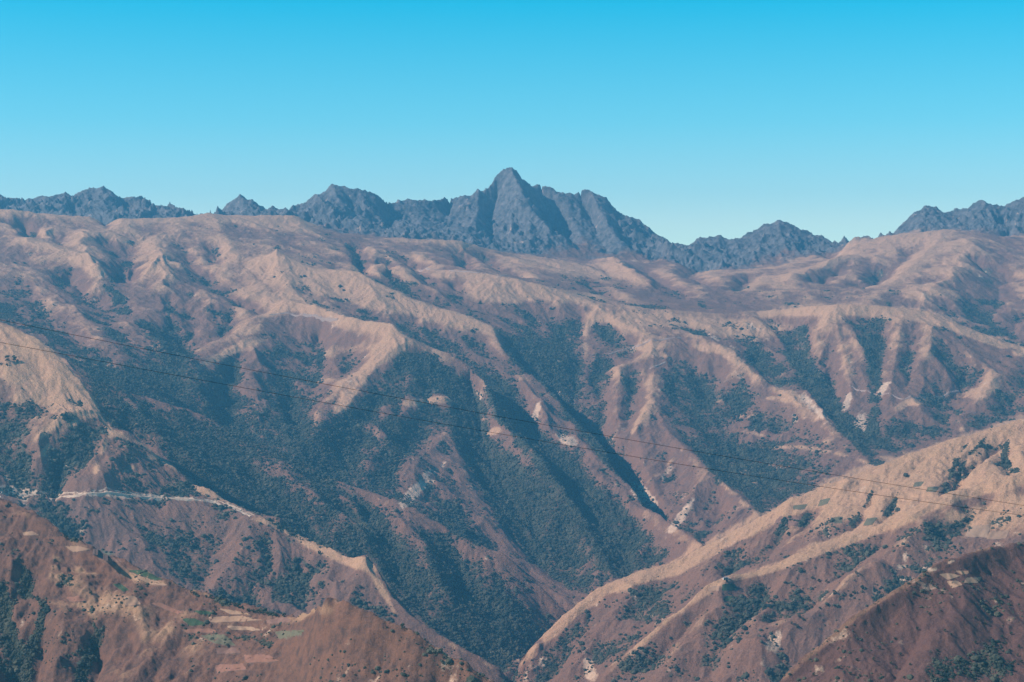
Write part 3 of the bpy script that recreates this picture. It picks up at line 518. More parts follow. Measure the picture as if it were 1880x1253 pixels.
TANL = [([(175,752),(205,792),(262,815),(290,833),(333,875),(400,911),(470,951),(520,974),(560,988),(615,1013),(650,1032),(683,1042),(698,1080),(723,1124),(767,1145),(848,1195),(916,1232)],6,.7),
 ([(60,620),(100,655),(145,700),(172,750)],8,1.0),([(170,755),(140,775),(105,800),(75,840)],8,1.2),([(290,835),(255,850),(210,880),(175,915)],7,.8),([(205,795),(185,840),(165,890)],5,.8),
 ([(720,600),(745,630),(692,664),(672,694),(640,738),(620,755)],9,.6),([(1095,565),(1075,610),(1075,640),(1040,735)],7,.7),([(1197,737),(1160,795)],3.5,1.0),([(1250,830),(1215,865),(1175,895)],5,1.0),
 ([(538,558),(485,578),(445,632),(412,653),(345,690)],7,.7),([(1400,576),(1550,566),(1700,578),(1800,620),(1880,650)],7,1.1),([(620,497),(760,499),(930,508)],6,.6),
 ([(945,1220),(1060,1116),(1160,1064),(1240,1044),(1290,1015),(1450,930),(1620,866),(1740,820),(1880,785)],13,1.4),([(1328,1069),(1417,1046),(1488,1017),(1560,989),(1640,960),(1700,932),(1880,878)],7,.95),
 ([(1167,1190),(1208,1152),(1268,1107),(1320,1075)],4,.6),([(1372,1246),(1396,1215),(1465,1168),(1560,1112)],5,.7),([(1440,1245),(1540,1158),(1600,1113),(1700,1055),(1800,1016)],4,.6),
 ([(820,795),(842,845),(880,920),(905,958),(960,1033),(1010,1068),(1060,1112)],9,.6),([(1330,890),(1365,922),(1398,950)],6,.6),
 ([(1280,795),(1340,790),(1400,800)],4,.55),([(1250,770),(1300,765)],4,.55),([(1240,745),(1290,735),(1320,740)],4,.55),([(1330,770),(1400,760),(1450,768)],4,.55),([(1390,800),(1450,795),(1520,812)],5,.55),([(1400,825),(1470,820),(1540,835),(1590,848)],4,.55),
 ([(1410,730),(1460,738),(1490,745)],3.5,1.2),([(1250,715),(1280,712)],3,.8),([(1340,850),(1400,850),(1430,858)],4,.9),([(1280,640),(1340,650),(1390,690),(1430,715)],7,.6),([(1200,650),(1260,660),(1320,690)],6,.5),
 ([(0,960),(60,1010),(150,1040)],5,.6),(R7([(230,520),(440,560),(620,600)]),5,.8),(R7([(340,480),(500,560),(640,600),(650,640)]),6,.9),(R7([(560,760),(760,760),(900,830),(1050,930)]),6,.6),(R7([(60,620),(120,760),(230,960)]),5,.6),(R7([(300,760),(420,770),(540,780),(600,900)]),7,.6),(R7([(700,480),(900,560),(1100,650),(1290,720)]),3,.8)]
VEG_SHADE_L = [([(905,725),(925,770),(950,800),(990,838),(1040,900),(1080,960),(1105,1010)],18,1.8),([(204,463),(204,518),(218,545),(240,581)],4,.7),([(190,530),(222,550),(240,581),(283,613),(317,630),(341,671),(352,700)],9,1.0),([(308,555),(312,620)],4,.9),([(508,457),(511,491),(532,533)],5,.6),
 ([(1450,650),(1485,684),(1517,724),(1547,759),(1575,805),(1615,855)],11,1.3),([(1590,630),(1605,660),(1610,700),(1605,750),(1600,812)],10,1.4),([(1440,620),(1475,600),(1480,640),(1490,680)],10,.9),([(1385,645),(1400,680),(1430,725)],9,1.2),
 ([(1000,630),(1022,668),(1014,712),(1040,750)],9,1.2),([(583,625),(588,650),(585,682),(572,720)],4,.9),([(540,835),(528,800),(515,770)],6,.8),([(545,835),(560,790),(570,760)],7,1.0),([(375,760),(395,700),(410,665)],7,.7),
 ([(1400,950),(1365,880),(1340,860),(1310,850)],9,.8),([(1270,835),(1300,855),(1350,890)],6,.8),([(1110,840),(1118,857),(1106,820),(1062,785),(1030,742)],6,1.4),  # last stroke paints the shading along the ridge edge into the scrub colour
 ([(1820,788),(1800,815),(1775,840),(1762,865),(1750,900)],3.5,1.9),([(1780,812),(1758,838),(1748,870),(1735,905)],4,1.9),([(1850,812),(1843,840),(1850,855),(1868,868)],5,2.2),([(1655,895),(1640,925),(1622,948)],4,1.8),([(1600,905),(1585,935),(1560,965)],4,1.7),([(1500,918),(1484,945),(1468,965)],4,1.8),([(1715,830),(1690,850),(1662,875)],2.5,1.3),([(1540,890),(1530,905)],3,1.0),
 ([(1640,925),(1600,950),(1560,970)],3,.6),([(1440,960),(1400,1010),(1350,1050)],6,.7),([(380,840),(440,880),(500,910)],14,.6),([(310,830),(360,870),(430,920),(500,960),(600,1005)],9,.9),
 (R7([(230,370),(330,350),(450,385),(530,395)]),6,1.5),(R7([(210,440),(330,430)]),2.2,1.2),(R7([(380,455),(560,470),(700,520),(830,535)]),3.5,1.3),(R7([(60,150),(180,220),(330,300),(440,370),(560,420)]),3.5,1.2),(R7([(880,652),(1040,658)]),1.8,1.0),
 (R7([(1180,690),(1300,740),(1420,790),(1560,820),(1700,835)]),4.5,1.4),(R7([(830,655),(960,730),(1100,780),(1250,770)]),4,.8),(R7([(100,450),(150,560),(190,680)]),7,1.0),(R7([(300,520),(360,600),(440,650)]),6,.9),(R7([(150,700),(260,760),(240,920),(170,1100)]),8,1.5),(R7([(0,680),(60,900),(110,1050),(150,1250)]),13,1.6),
 (R7([(650,930),(620,1020),(540,1090),(490,1253)]),9,1.6),(R7([(560,700),(570,900),(600,940)]),4,1.0),(R7([(1080,980),(1200,990)]),6,.7),(R7([(1450,980),(1560,990),(1700,1040),(1760,1120)]),6,1.1),(R7([(1330,1130),(1520,1130)]),1.8,.8),(R7([(1300,895),(1380,890)]),3,1.2),(R7([(640,500),(760,545)]),4,.8),
 ([(632,1142),(625,1155),(600,1175),(548,1200)],1.3,1.6),([(640,1120),(720,1165),(800,1200),(880,1240)],8,.6),([(560,1200),(640,1225),(740,1240)],9,.5)]
for a_, b_, c_ in TANL: stroke(tan_, a_, b_, c_); stroke(veg_shade, a_, b_*1.2, -.8*c_)
VEG_SHADE_P = [(a_[0],a_[1],a_[2],a_[3],a_[4],a_[5]*(.72 if a_[5] > 0 else 1)) for a_ in VEG_SHADE_P]
SCARP = [(a_[0],a_[1],a_[2]*1.1,a_[3]*1.1,a_[4],a_[5]*(1.05 if 700 < a_[1] < 980 and 700 < a_[0] < 1650 else .8 if a_[0] < 1480 or a_[1] < 900 else .6)) for a_ in SCARP]
paint(veg_shade, VEG_SHADE_P); paint(tan_, TANP); paint(scar, SCARP)
for a_, b_, c_ in VEG_SHADE_L: stroke(veg_shade, a_, b_, c_)
stroke(tan_, VEG_SHADE_L[0][0], 18, -1.6)
stroke(veg_shade, [(842,850),(872,920),(893,960),(938,1022),(983,1062),(1040,1112)], 19, -1.3)
stroke(veg_shade, [(745,742),(780,736),(825,733)], 8, -1.2); stroke(tan_, [(745,742),(780,736),(825,733)], 6, 1.5)
stroke(veg_shade, [(888,772),(905,780),(915,792),(895,800)], 8, -1.2); stroke(tan_, [(893,797),(915,790)], 6, 1.3)
stroke(veg_shade, [(810,850),(780,880),(745,905)], 14, -.9)
stroke(scar, [(0,897),(60,904),(150,907),(230,911),(330,916),(410,925),(460,945)], 3.5, .9)
veg_shade -= ROCK*1.2; tan_ -= ROCK*1.5
# foreground: brown earth, little scrub
fgm = np.clip((2900-DD)/200, 0, 1)[:,None]
veg_shade -= fgm*.62
veg_shade = veg_shade+terr_v
VEG_SHADE = (1-np.exp(-1.25*np.clip(veg_shade+n3*.30+n2*.25+.06, 0, 3))); TAN = np.clip((tan_+n3*.14)*1.25-.02, 0, 1)
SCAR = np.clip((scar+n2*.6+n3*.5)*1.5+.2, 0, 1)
SCAR *= (1-.0*VEG_SHADE)
print('covers', round(time.time()-T0, 1))

# ------------------------------------------------------------------ materials
def new_mat(name):
    m = bpy.data.materials.new(name); m.use_nodes = True
    nt = m.node_tree; b = nt.nodes['Principled BSDF']; b.inputs['Roughness'].default_value = .95
    b.inputs['Specular IOR Level'].default_value = .1
    return m, nt, b
def N(nt, t, **k):
    n = nt.nodes.new(t)
    for a, v in k.items(): setattr(n, a, v)
    return n
def noise(nt, scale, detail=6, rough=.6, vec=None):
    n = N(nt, 'ShaderNodeTexNoise'); n.inputs['Scale'].default_value = scale; n.inputs['Detail'].default_value = detail; n.inputs['Roughness'].default_value = rough
    if vec is not None: nt.links.new(vec, n.inputs['Vector'])
    return n.outputs['Fac']
def mix(nt, fac, a, b):
    m = N(nt, 'ShaderNodeMix', data_type='RGBA')
    if isinstance(fac, float): m.inputs[0].default_value = fac
    else: nt.links.new(fac, m.inputs[0])
    for i, v in ((6, a), (7, b)):
        if isinstance(v, tuple): m.inputs[i].default_value = (*v, 1)
        else: nt.links.new(v, m.inputs[i])
    return m.outputs[2]
def rng(nt, v, a, b, c=0., d=1.):
    m = N(nt, 'ShaderNodeMapRange'); nt.links.new(v, m.inputs[0])
    for i, q in enumerate((a, b, c, d)): m.inputs[i+1].default_value = q
    return m.outputs[0]
C_BROWN, C_BROWN2 = (.29,.137,.088), (.165,.089,.065)
C_TAN, C_TAN2 = (.60,.326,.178), (.41,.208,.124)
C_GREEN, C_GREEN2 = (.020,.034,.028), (.13,.095,.062)
C_GREEN3 = (.085,.085,.055)
C_SCAR = (.62,.38,.25)
C_ROCK, C_ROCK2 = (.075,.075,.080), (.20,.165,.155)
def ground_mat(name, brown=C_BROWN, brown2=C_BROWN2, tan=C_TAN, tan2=C_TAN2, rockc=C_ROCK, k=1.0):
    m, nt, b = new_mat(name)
    at = N(nt, 'ShaderNodeAttribute', attribute_name='cover'); sp = N(nt, 'ShaderNodeSeparateColor'); nt.links.new(at.outputs['Color'], sp.inputs[0])
    v = N(nt, 'ShaderNodeNewGeometry').outputs['Position']
    mid = noise(nt, .03*k, 8, .75, v); fine = noise(nt, .12*k, 8, .75, v)
    soil = mix(nt, rng(nt, mid, .40, .62), brown, brown2)
    grass = mix(nt, rng(nt, mid, .3, .7), tan, tan2)
    green = mix(nt, rng(nt, mid, .42, .68), mix(nt, rng(nt, fine, .35, .7), C_GREEN, C_GREEN2), C_GREEN3)
    def thr(ch, w, nz, amt):
        a = N(nt, 'ShaderNodeMath', operation='MULTIPLY_ADD'); nt.links.new(nz, a.inputs[0]); a.inputs[1].default_value = amt; nt.links.new(ch, a.inputs[2])
        return rng(nt, a.outputs[0], .5+amt*.5-w, .5+amt*.5+w)
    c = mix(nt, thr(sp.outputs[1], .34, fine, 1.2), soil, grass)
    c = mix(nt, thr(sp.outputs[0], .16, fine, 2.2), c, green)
    rk = mix(nt, rng(nt, mid, .35, .68), rockc, C_ROCK2)
    c = mix(nt, at.outputs['Alpha'], c, rk)
    c = mix(nt, thr(sp.outputs[2], .30, fine, 1.9), c, C_SCAR)
    # fine mottling of stones and tufts
    c2 = N(nt, 'ShaderNodeMix', data_type='RGBA', blend_type='MULTIPLY'); c2.inputs[0].default_value = 1
    sp0 = N(nt, 'ShaderNodeMath', operation='MULTIPLY'); nt.links.new(rng(nt, noise(nt, .40*k, 4, .8, v), .32, .68, .62, 1.38), sp0.inputs[0]); nt.links.new(rng(nt, mid, .3, .7, .78, 1.22), sp0.inputs[1]); sp1 = sp0.outputs[0]
    nt.links.new(c, c2.inputs[6]); nt.links.new(sp1, c2.inputs[7])
    nt.links.new(c2.outputs[2], b.inputs['Base Color'])
    bp = N(nt, 'ShaderNodeBump'); bp.inputs['Strength'].default_value = .9; bp.inputs['Distance'].default_value = 5.0/k
    nt.links.new(fine, bp.inputs['Height']); nt.links.new(bp.outputs[0], b.inputs['Normal'])
    return m
M_GROUND = ground_mat('hill_ground')
M_NEAR = ground_mat('near_hill_ground', brown=(.23,.105,.066), brown2=(.085,.048,.038), tan=(.44,.245,.140), tan2=(.29,.145,.082), k=2.6)
M_DARK = ground_mat('dark_hill_ground', brown=(.170,.080,.060), brown2=(.11,.055,.047), tan=(.30,.155,.095), tan2=(.2,.095,.06), k=2.2)
M_ROCK = ground_mat('rock_ground')

# ------------------------------------------------------------------ terrain meshes
def curve(pts, raw=False):
    D = np.array([p[1] for p in pts], float)
    D = rm(D); return (np.log(np.interp(PX, [p[0] for p in pts], D))-L0)/SL
B1 = curve([(-240,28.5),(500,28.5),(950,27.5),(1400,26.5),(1600,27),(2120,28)])
B2 = curve([(-240,51),(0,50),(60,49),(120,48),(200,47.2),(300,46.5),(400,46),(520,45),(615,44.5),(725,43.5),(830,42.8),(945,41.8),(950,41.8),(1000,45.2),(1060,47.4),(1110,49),(1200,49.5),(1290,51.5),(1350,53.5),(1400,54.5),(1500,57),(1620,60),(1740,62),(1880,64),(2120,66)])
B3 = curve([(-240,53),(0,54),(100,55.5),(200,57),(330,58.5),(412,58),(450,57.5),(545,57),(580,56),(678,54.5),(726,54),(784,53),(838,52.5),(903,52),(974,51),(1040,50),(1080,49.5),(1110,49.2),(1112,49.2)])
B4 = curve([(-240,96),(0,96),(200,97.5),(346,99),(385,100),(540,101.5),(600,101),(700,101),(760,101),(850,102),(900,104),(1000,109),(1080,110),(1150,111),(1240,112),(1300,111.5),(1400,111.5),(1547,113),(1640,112.6),(1740,112.6),(1880,112.6),(2120,112.6)])
Bs, Be = np.zeros(NC), np.full(NC, NR-1.0)
dpy = np.maximum(TOP[:-1]-TOP[1:], 0); dpy = np.concatenate([dpy, dpy[-1:]], 0)
inframe = (TOP < 1300).astype(np.float32)
WGT = (np.minimum(dpy, 12)*inframe)+0.06
WGT[:,:100] = WGT[:,:100]*.5+.05; WGT[:,-100:] = WGT[:,-100:]*.5+.05
WGT = blur(WGT.astype(np.float32), (3, 5), 2)
CUM = np.cumsum(WGT, axis=0, dtype=np.float64)
def samp(A, r, c):
    r0 = np.clip(np.floor(r).astype(int), 0, NR-2); f = (r-r0).astype(np.float32)
    return A[r0, c]*(1-f)+A[r0+1, c]*f
def terrain(name, lo, hi, nrow, mat, label, pxa=PX0, pxb=PX1):
    ca = int(round((pxa-PX0)/SP)); cb = int(round((pxb-PX0)/SP))+1
    n = cb-ca; R = np.empty((nrow, n)); rr = np.arange(NR)
    t = np.linspace(0, 1, nrow)
    for i, c in enumerate(range(ca, cb)):
        cc = CUM[:,c]; s0 = np.interp(lo[c], rr, cc); s1 = np.interp(max(hi[c], lo[c]+2), rr, cc)
        R[:,i] = np.interp(s0+(s1-s0)*t, cc, rr)
    C = np.repeat(np.arange(ca, cb)[None], nrow, 0)
    z = samp(Z, R, C); D = np.exp(L0+SL*R); x = (PX[C]-CX)/F*D
    co = np.stack([x, D, z+EYE], -1).reshape(-1, 3).astype(np.float32)
    idx = np.arange(nrow*n).reshape(nrow, n)
    q = np.stack([idx[:-1,:-1], idx[:-1,1:], idx[1:,1:], idx[1:,:-1]], -1).reshape(-1)
    me = bpy.data.meshes.new(name); me.vertices.add(len(co)); me.vertices.foreach_set('co', co.ravel())
    nf = len(q)//4; me.loops.add(len(q)); me.loops.foreach_set('vertex_index', q.astype(np.int32))
    me.polygons.add(nf); me.polygons.foreach_set('loop_start', np.arange(0, nf*4, 4, dtype=np.int32))
    me.update(calc_edges=True)
    me.polygons.foreach_set('use_smooth', np.ones(nf, bool))
    colr = np.stack([samp(VEG_SHADE, R, C), samp(TAN, R, C), samp(SCAR, R, C), samp(ROCK, R, C)], -1).reshape(-1, 4).astype(np.float32)
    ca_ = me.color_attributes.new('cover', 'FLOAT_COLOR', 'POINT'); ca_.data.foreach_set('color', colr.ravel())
    me.materials.append(mat)
    o = bpy.data.objects.new(name, me); COL.objects.link(o); o['kind'] = 'structure'; o['label'] = label
    print(name, nf*2, 'tris', round(time.time()-T0, 1))
    return o
terrain('foreground_hillside', Bs, B1, 420, M_NEAR, 'near brown hillside of small fields at the lower left', PX0, 1180)
terrain('dark_hillside', Bs, B1, 300, M_DARK, 'dark reddish brown hillside in the lower right corner', 1180, PX1)
terrain('brown_ridge', B1, B2, 520, M_GROUND, 'long brown ridge crossed by a pale road on the left', PX0, 945)
terrain('golden_ridge', B1, B2, 560, M_GROUND, 'sunlit golden grass ridge rising to the right', 945, PX1)
terrain('scrub_ridge', B2, B3, 260, M_GROUND, 'dark green scrubby ridge behind the brown ridge', PX0, 1110)
B3b = np.where(PX <= 1110, B3, B2)
terrain('mountain_slopes', B3b, B4, 700, M_GROUND, 'broad gullied mountain slopes below the rocky peaks')
terrain('rocky_peaks', B4, Be, 200, M_ROCK, 'jagged blue grey rock peaks along the skyline')

# ------------------------------------------------------------------ things on the ground
def gz(x, y):
    """ground height (world z) at a world point"""
    c = (x/y*F+CX-PX0)/SP; r = (math.log(y)-L0)/SL
    c = min(max(c, 0), NC-1.001); r = min(max(r, 0), NR-1.001)
    c0, r0 = int(c), int(r); fc, fr = c-c0, r-r0
    return float((Z[r0,c0]*(1-fc)+Z[r0,c0+1]*fc)*(1-fr)+(Z[r0+1,c0]*(1-fc)+Z[r0+1,c0+1]*fc)*fr)+EYE
def at(px, py):
    r = hit(px, py)
    if r is None: return None
    D = math.exp(L0+SL*r); x = (px-CX)/F*D
    return Vector((x, D, gz(x, D)))
def mk(name, verts, faces, mat, parent=None, smooth=False):
    me = bpy.data.meshes.new(name); me.from_pydata([tuple(v) for v in verts], [], faces); me.materials.append(mat)
    if smooth: me.polygons.foreach_set('use_smooth', [True]*len(me.polygons))
    o = bpy.data.objects.new(name, me); COL.objects.link(o)
    if parent: o.parent = parent
    return o
def plain(name, c1, c2, scale=.4, rough=.9):
    m, nt, b = new_mat(name); v = N(nt, 'ShaderNodeNewGeometry').outputs['Position']
    n = noise(nt, scale, 6, .7, v)
    nt.links.new(mix(nt, rng(nt, n, .35, .65), c1, c2), b.inputs['Base Color']); b.inputs['Roughness'].default_value = rough
    bp = N(nt, 'ShaderNodeBump'); bp.inputs['Strength'].default_value = .5; bp.inputs['Distance'].default_value = .3
    nt.links.new(n, bp.inputs['Height']); nt.links.new(bp.outputs[0], b.inputs['Normal'])
    return m
M_ROAD = plain('road_gravel', (.70,.47,.32), (.52,.33,.23), .3)
M_PATH = plain('path_dust', (.44,.29,.22), (.34,.21,.17), .3)
def ribbon(name, line, w, bank, mat, label):
    P = []
    W = walk(line)
    for a, b in zip(W[:-1], W[1:]):
        m = max(int(math.hypot(b[0]-a[0], b[1]-a[1])/8), 1)
        for k in range(m): P.append((a[0]+(b[0]-a[0])*k/m, a[1]+(b[1]-a[1])*k/m))
    P.append(W[-1]); P = np.array(P)
    for _ in range(3): P[1:-1] = (P[:-2]+2*P[1:-1]+P[2:])/4
    zc = np.array([gz(x, y) for x, y in P])
    for _ in range(4): zc[1:-1] = (zc[:-2]+2*zc[1:-1]+zc[2:])/4
    T = np.gradient(P, axis=0); T /= np.linalg.norm(T, axis=1)[:,None]+1e-9
    Nn = np.stack([-T[:,1], T[:,0]], 1)
    up = np.array([gz(*(p+n*6))-gz(*(p-n*6)) for p, n in zip(P, Nn)]); Nn *= np.where(up < 0, -1, 1)[:,None]
    V = []; Fc = []
    for i, (p, n, z) in enumerate(zip(P, Nn, zc)):
        j = 1+.35*math.sin(i*.9)+.25*math.sin(i*2.3+1)
        a = p-n*(w*.5+2.2*j); b_ = p-n*w*.5; c = p+n*w*.5; d = p+n*(w*.5+bank*j)
        V += [(a[0], a[1], gz(*a)-.6), (b_[0], b_[1], max(z, gz(*b_))+.5), (c[0], c[1], max(z, gz(*c)-bank*.5)+.5), (d[0], d[1], gz(*d)+.5)]
        if i:
            o = i*4
            for q in range(3): Fc.append((o-4+q, o-3+q, o+q+1, o+q))
    o = mk(name, V, Fc, mat); o['kind'] = 'structure'; o['label'] = label; return o
ribbon('road', [(-60,898),(0,900),(20,904),(51,906),(119,908),(143,911),(170,908),(218,906),(245,909),(293,915),(341,918),(392,922),(412,928),(440,938),(462,948)], 6, 3.2, M_ROAD, 'pale dirt road cut across the brown ridge')
ribbon('path', [(1117,651),(1140,643),(1160,637),(1175,636),(1215,625),(1250,620)], 5, 1.5, M_PATH, 'thin dusty track on the right of the central slopes')
ribbon('path', [(1192,678),(1205,672),(1217,667),(1222,665)], 5, 1, M_PATH, 'short dusty track below the longer track')
ribbon('path', [(495,578),(530,574),(580,580),(620,586)], 5, 1, M_PATH, 'faint track across the round tan dome')
ribbon('path', [(770,496),(830,498),(880,502),(930,505)], 6, 1, M_PATH, 'pale track along the high plateau edge')
ribbon('path', [(1560,708),(1600,722),(1660,735),(1700,730),(1740,722),(1760,718)], 4, 1, M_PATH, 'track along the tan bench on the right')
print('roads', round(time.time()-T0, 1))

def tag(o, label, cat, group=None):
    o['label'] = label; o['category'] = cat
    if group: o['group'] = group
    return o
# ---- fields : a sheet draped on the slope with a low terrace bank round it
FM = {'green': plain('crop_green', (.040,.075,.035), (.075,.085,.045), .35), 'dull': plain('crop_dull', (.12,.11,.065), (.17,.13,.08), .3),
      'tan': plain('stubble_tan', (.36,.205,.125), (.30,.165,.105), .15), 'pale': plain('stubble_pale', (.40,.24,.15), (.30,.17,.11), .4),
      'red': plain('ploughed_red', (.22,.10,.062), (.29,.13,.09), .15), 'brown': plain('fallow_brown', (.24,.125,.09), (.2,.10,.075), .15),
      'bank': plain('terrace_bank', (.13,.075,.055), (.20,.11,.08), .4)}
def field(q, mat, label, off=.45):
    nu, nv = 14, 9; G = []
    rr_ = random.Random(hash(label) & 0xffff if False else sum(map(ord, label)))
    j1, j2, j3 = rr_.uniform(0, 6), rr_.uniform(0, 6), rr_.uniform(0, 6)
    ez = min(abs(q[0][0]-q[1][0])+3, abs(q[0][1]-q[3][1])*3+3)*.05
    for v in range(nv+1):
        row = []
        for u in range(nu+1):
            a, b = u/nu, v/nv
            a2 = a; b2 = b
            x = (q[0][0]*(1-a)+q[1][0]*a)*(1-b)+(q[3][0]*(1-a)+q[2][0]*a)*b
            y = (q[0][1]*(1-a)+q[1][1]*a)*(1-b)+(q[3][1]*(1-a)+q[2][1]*a)*b
            e = abs(a-.5)*2; g = abs(b-.5)*2
            cx_ = sum(k[0] for k in q)/4; cy_ = sum(k[1] for k in q)/4
            k = 1-.05*(e*g)**2+.03*math.sin(5*a+3*b+j1)+.03*math.sin(11*b-9*a+j2)
            x = cx_+(x-cx_)*k; y = cy_+(y-cy_)*k
            p = at(x, y)
            if p is None: return
            row.append(p)
        G.append(row)
    ys = [p.y for r in G for p in r]; 
    V = []; Fc = []; w = nu+1
    for r in G:
        for p in r: V.append((p.x, p.y, p.z+off))
    for v in range(nv):
        for u in range(nu):
            q4 = [G[v][u], G[v][u+1], G[v+1][u+1], G[v+1][u]]
            if max(p.y for p in q4)-min(p.y for p in q4) > 90: continue
            Fc.append((v*w+u, v*w+u+1, (v+1)*w+u+1, (v+1)*w+u)[::-1])
    c = G[nv//2][nu//2].copy()
    e = bpy.data.objects.new('field', None); COL.objects.link(e); e.location = c
    tag(e, label, 'field', 'fields on the hillsides')
    V = [(a-c.x, b-c.y, d-c.z) for a, b, d in V]
    mk('crop', V, Fc, FM[mat], e, True)
    rim = [(0, u) for u in range(w)]+[(v, nu) for v in range(1, nv+1)]+[(nv, u) for u in range(nu-1, -1, -1)]+[(v, 0) for v in range(nv-1, 0, -1)]
    B = []; BF = []; n = len(rim)
    for (v, u) in rim:
        x, y, z = V[v*w+u]; B += [(x, y, z+.05), (x*1.03, y*1.03-.6, z-off-1.2)]
    for i in range(n):
        k = (i+1) % n
        p1, p2 = V[rim[i][0]*w+rim[i][1]], V[rim[k][0]*w+rim[k][1]]
        if abs(p1[1]-p2[1]) < 90: BF.append((2*i, 2*k, 2*k+1, 2*i+1))
    mk('bank', B, BF, FM['bank'], e)
def zc(pts, ox, oy, sc): return [(ox+x/sc, oy+y/sc) for x, y in pts]
Z7 = (0, 880, 3.357); Z2 = (1440, 960, 4.273); Z6 = (1240, 700, 2.934); Z9 = (1280, 1030, 11.71)
for pts, zz, mat, lab in [
 ([(785,567),(880,560),(1000,618),(960,630)],Z7,'green','long dark green field just under the crest of the near hillside'),
 ([(690,648),(740,645),(797,685),(760,697)],Z7,'green','small bright green field alone in pale grass on the near hillside'),
 ([(1115,862),(1200,860),(1285,897),(1170,907)],Z7,'green','green field beside the red ploughed strips on the near hillside'),
 ([(1195,812),(1270,812),(1335,835),(1235,838)],Z7,'green','slim green field above the larger green field near the bottom left'),
 ([(1690,940),(1880,928),(1860,962),(1720,990)],Z7,'dull','olive green field left of the small pointed knoll'),
 ([(760,725),(830,720),(872,775),(770,785)],Z7,'tan','tan square field below the small bright green field'),
 ([(395,415),(480,412),(565,435),(450,452)],Z7,'tan','tan field high on the near hillside below dark scrub'),
 ([(1280,852),(1500,845),(1620,872),(1300,887)],Z7,'tan','long tan field at the foot of the near crest'),
 ([(1395,905),(1560,913),(1612,935),(1430,932)],Z7,'pale','pale stubble field below the long tan field'),
 ([(1120,927),(1300,922),(1345,948),(1150,950)],Z7,'red','reddish ploughed strip under the green field'),
 ([(925,765),(985,762),(1140,827),(1080,832)],Z7,'red','narrow red ploughed strip running down the near hillside'),
 ([(1350,800),(1440,808),(1545,835),(1420,837)],Z7,'tan','tan field against the dark trees on the near crest'),
 ([(1320,1147),(1500,1140),(1525,1175),(1340,1197)],Z7,'red','red ploughed field lowest on the near hillside'),
 ([(1325,1042),(1450,1040),(1495,1075),(1340,1078)],Z7,'brown','brown fallow field in the stack of strips at the lower left'),
 ([(1500,1085),(1650,1083),(1725,1125),(1520,1137)],Z7,'red','rusty red field left of the wooded notch under the knoll'),
 ([(845,615),(940,618),(1045,658),(930,652)],Z7,'tan','tan strip directly below the long dark green field'),
 ([(105,640),(160,640),(202,690),(140,700)],Z7,'red','small reddish plot between two gullies at far left'),
 ([(135,330),(200,322),(242,345),(150,352)],Z7,'tan','small tan plot above the dark scrub at far left'),
 ([(595,488),(700,488),(765,512),(640,514)],Z7,'brown','brown strip just inside the crest of the near hillside'),
 ([(405,730),(490,722),(535,755),(430,758)],Z7,'red','pinkish ploughed plot in the middle of the near hillside'),
 ([(1235,965),(1380,955),(1455,1030),(1330,1020)],Z7,'dull','olive fallow plot with a line of scrub at its right'),
 ([(570,432),(640,438),(720,468),(650,470)],Z7,'dull','dark olive plot at the crest beside the highest tan field'),
 ([(1640,870),(1760,850),(1800,880),(1650,900)],Z7,'brown','dark brown plot right of the long tan field'),
 ([(1215,405),(1300,398),(1388,420),(1280,453)],Z2,'pale','largest pale clearing on the dark reddish hillside'),
 ([(1268,460),(1360,458),(1403,490),(1315,517)],Z2,'pale','pale clearing just below the largest one on the dark hillside'),
 ([(1432,432),(1545,430),(1522,475),(1400,477)],Z2,'pale','right hand pale clearing on the dark hillside'),
 ([(1340,380),(1445,380),(1445,405),(1390,410)],Z2,'tan','dull tan clearing above the pale clearings on the dark hillside'),
 ([(540,500),(820,500),(862,640),(530,652)],Z9,'green','green field under the lone white house'),
 ([(600,762),(840,770),(842,872),(560,862)],Z9,'green','lower green field below the lone white house'),
 ([(250,565),(490,540),(482,652),(215,652)],Z9,'tan','tan field left of the green field and white house'),
 ([(780,640),(835,630),(820,662),(765,677)],Z6,'dull','grey green field high on the golden ridge above a gully'),
 ([(630,672),(712,664),(695,692),(635,692)],Z6,'dull','grey green field nearest the skyline of the golden ridge'),
 ([(850,735),(903,730),(897,766),(850,767)],Z6,'dull','squarish green field mid way down the golden ridge'),
 ([(1288,547),(1342,540),(1322,566),(1280,572)],Z6,'dull','green plot on the upper golden ridge left of the long gully'),
 ([(1358,570),(1422,570),(1402,600),(1350,596)],Z6,'dull','green plot on the upper golden ridge beside its twin'),
 ([(1030,740),(1090,735),(1060,775),(1010,780)],Z6,'dull','green plot just above the second crest of the golden ridge'),
 ([(560,727),(672,738),(662,782),(530,770)],Z6,'brown','brown stepped plot on the golden ridge'),
 ([(1580,780),(1700,775),(1680,845),(1560,840)],Z6,'pale','wide pale field near the right edge above the dark hillside'),
 ([(1690,815),(1800,800),(1780,850),(1670,855)],Z6,'tan','tan field beside the wide pale field at the right edge'),
 ([(300,482),(430,478),(505,500),(330,505)],Z6,'pale','pale field on the green slope left of the golden ridge'),
 ([(290,455),(380,450),(430,468),(310,475)],Z6,'dull','green field above the pale field on the far green slope'),
 ([(360,550),(440,545),(480,572),(380,575)],Z6,'tan','tan field lowest on the green slope left of the golden ridge'),
]: field(zc(pts, *zz), mat, lab)
print('fields', round(time.time()-T0, 1))

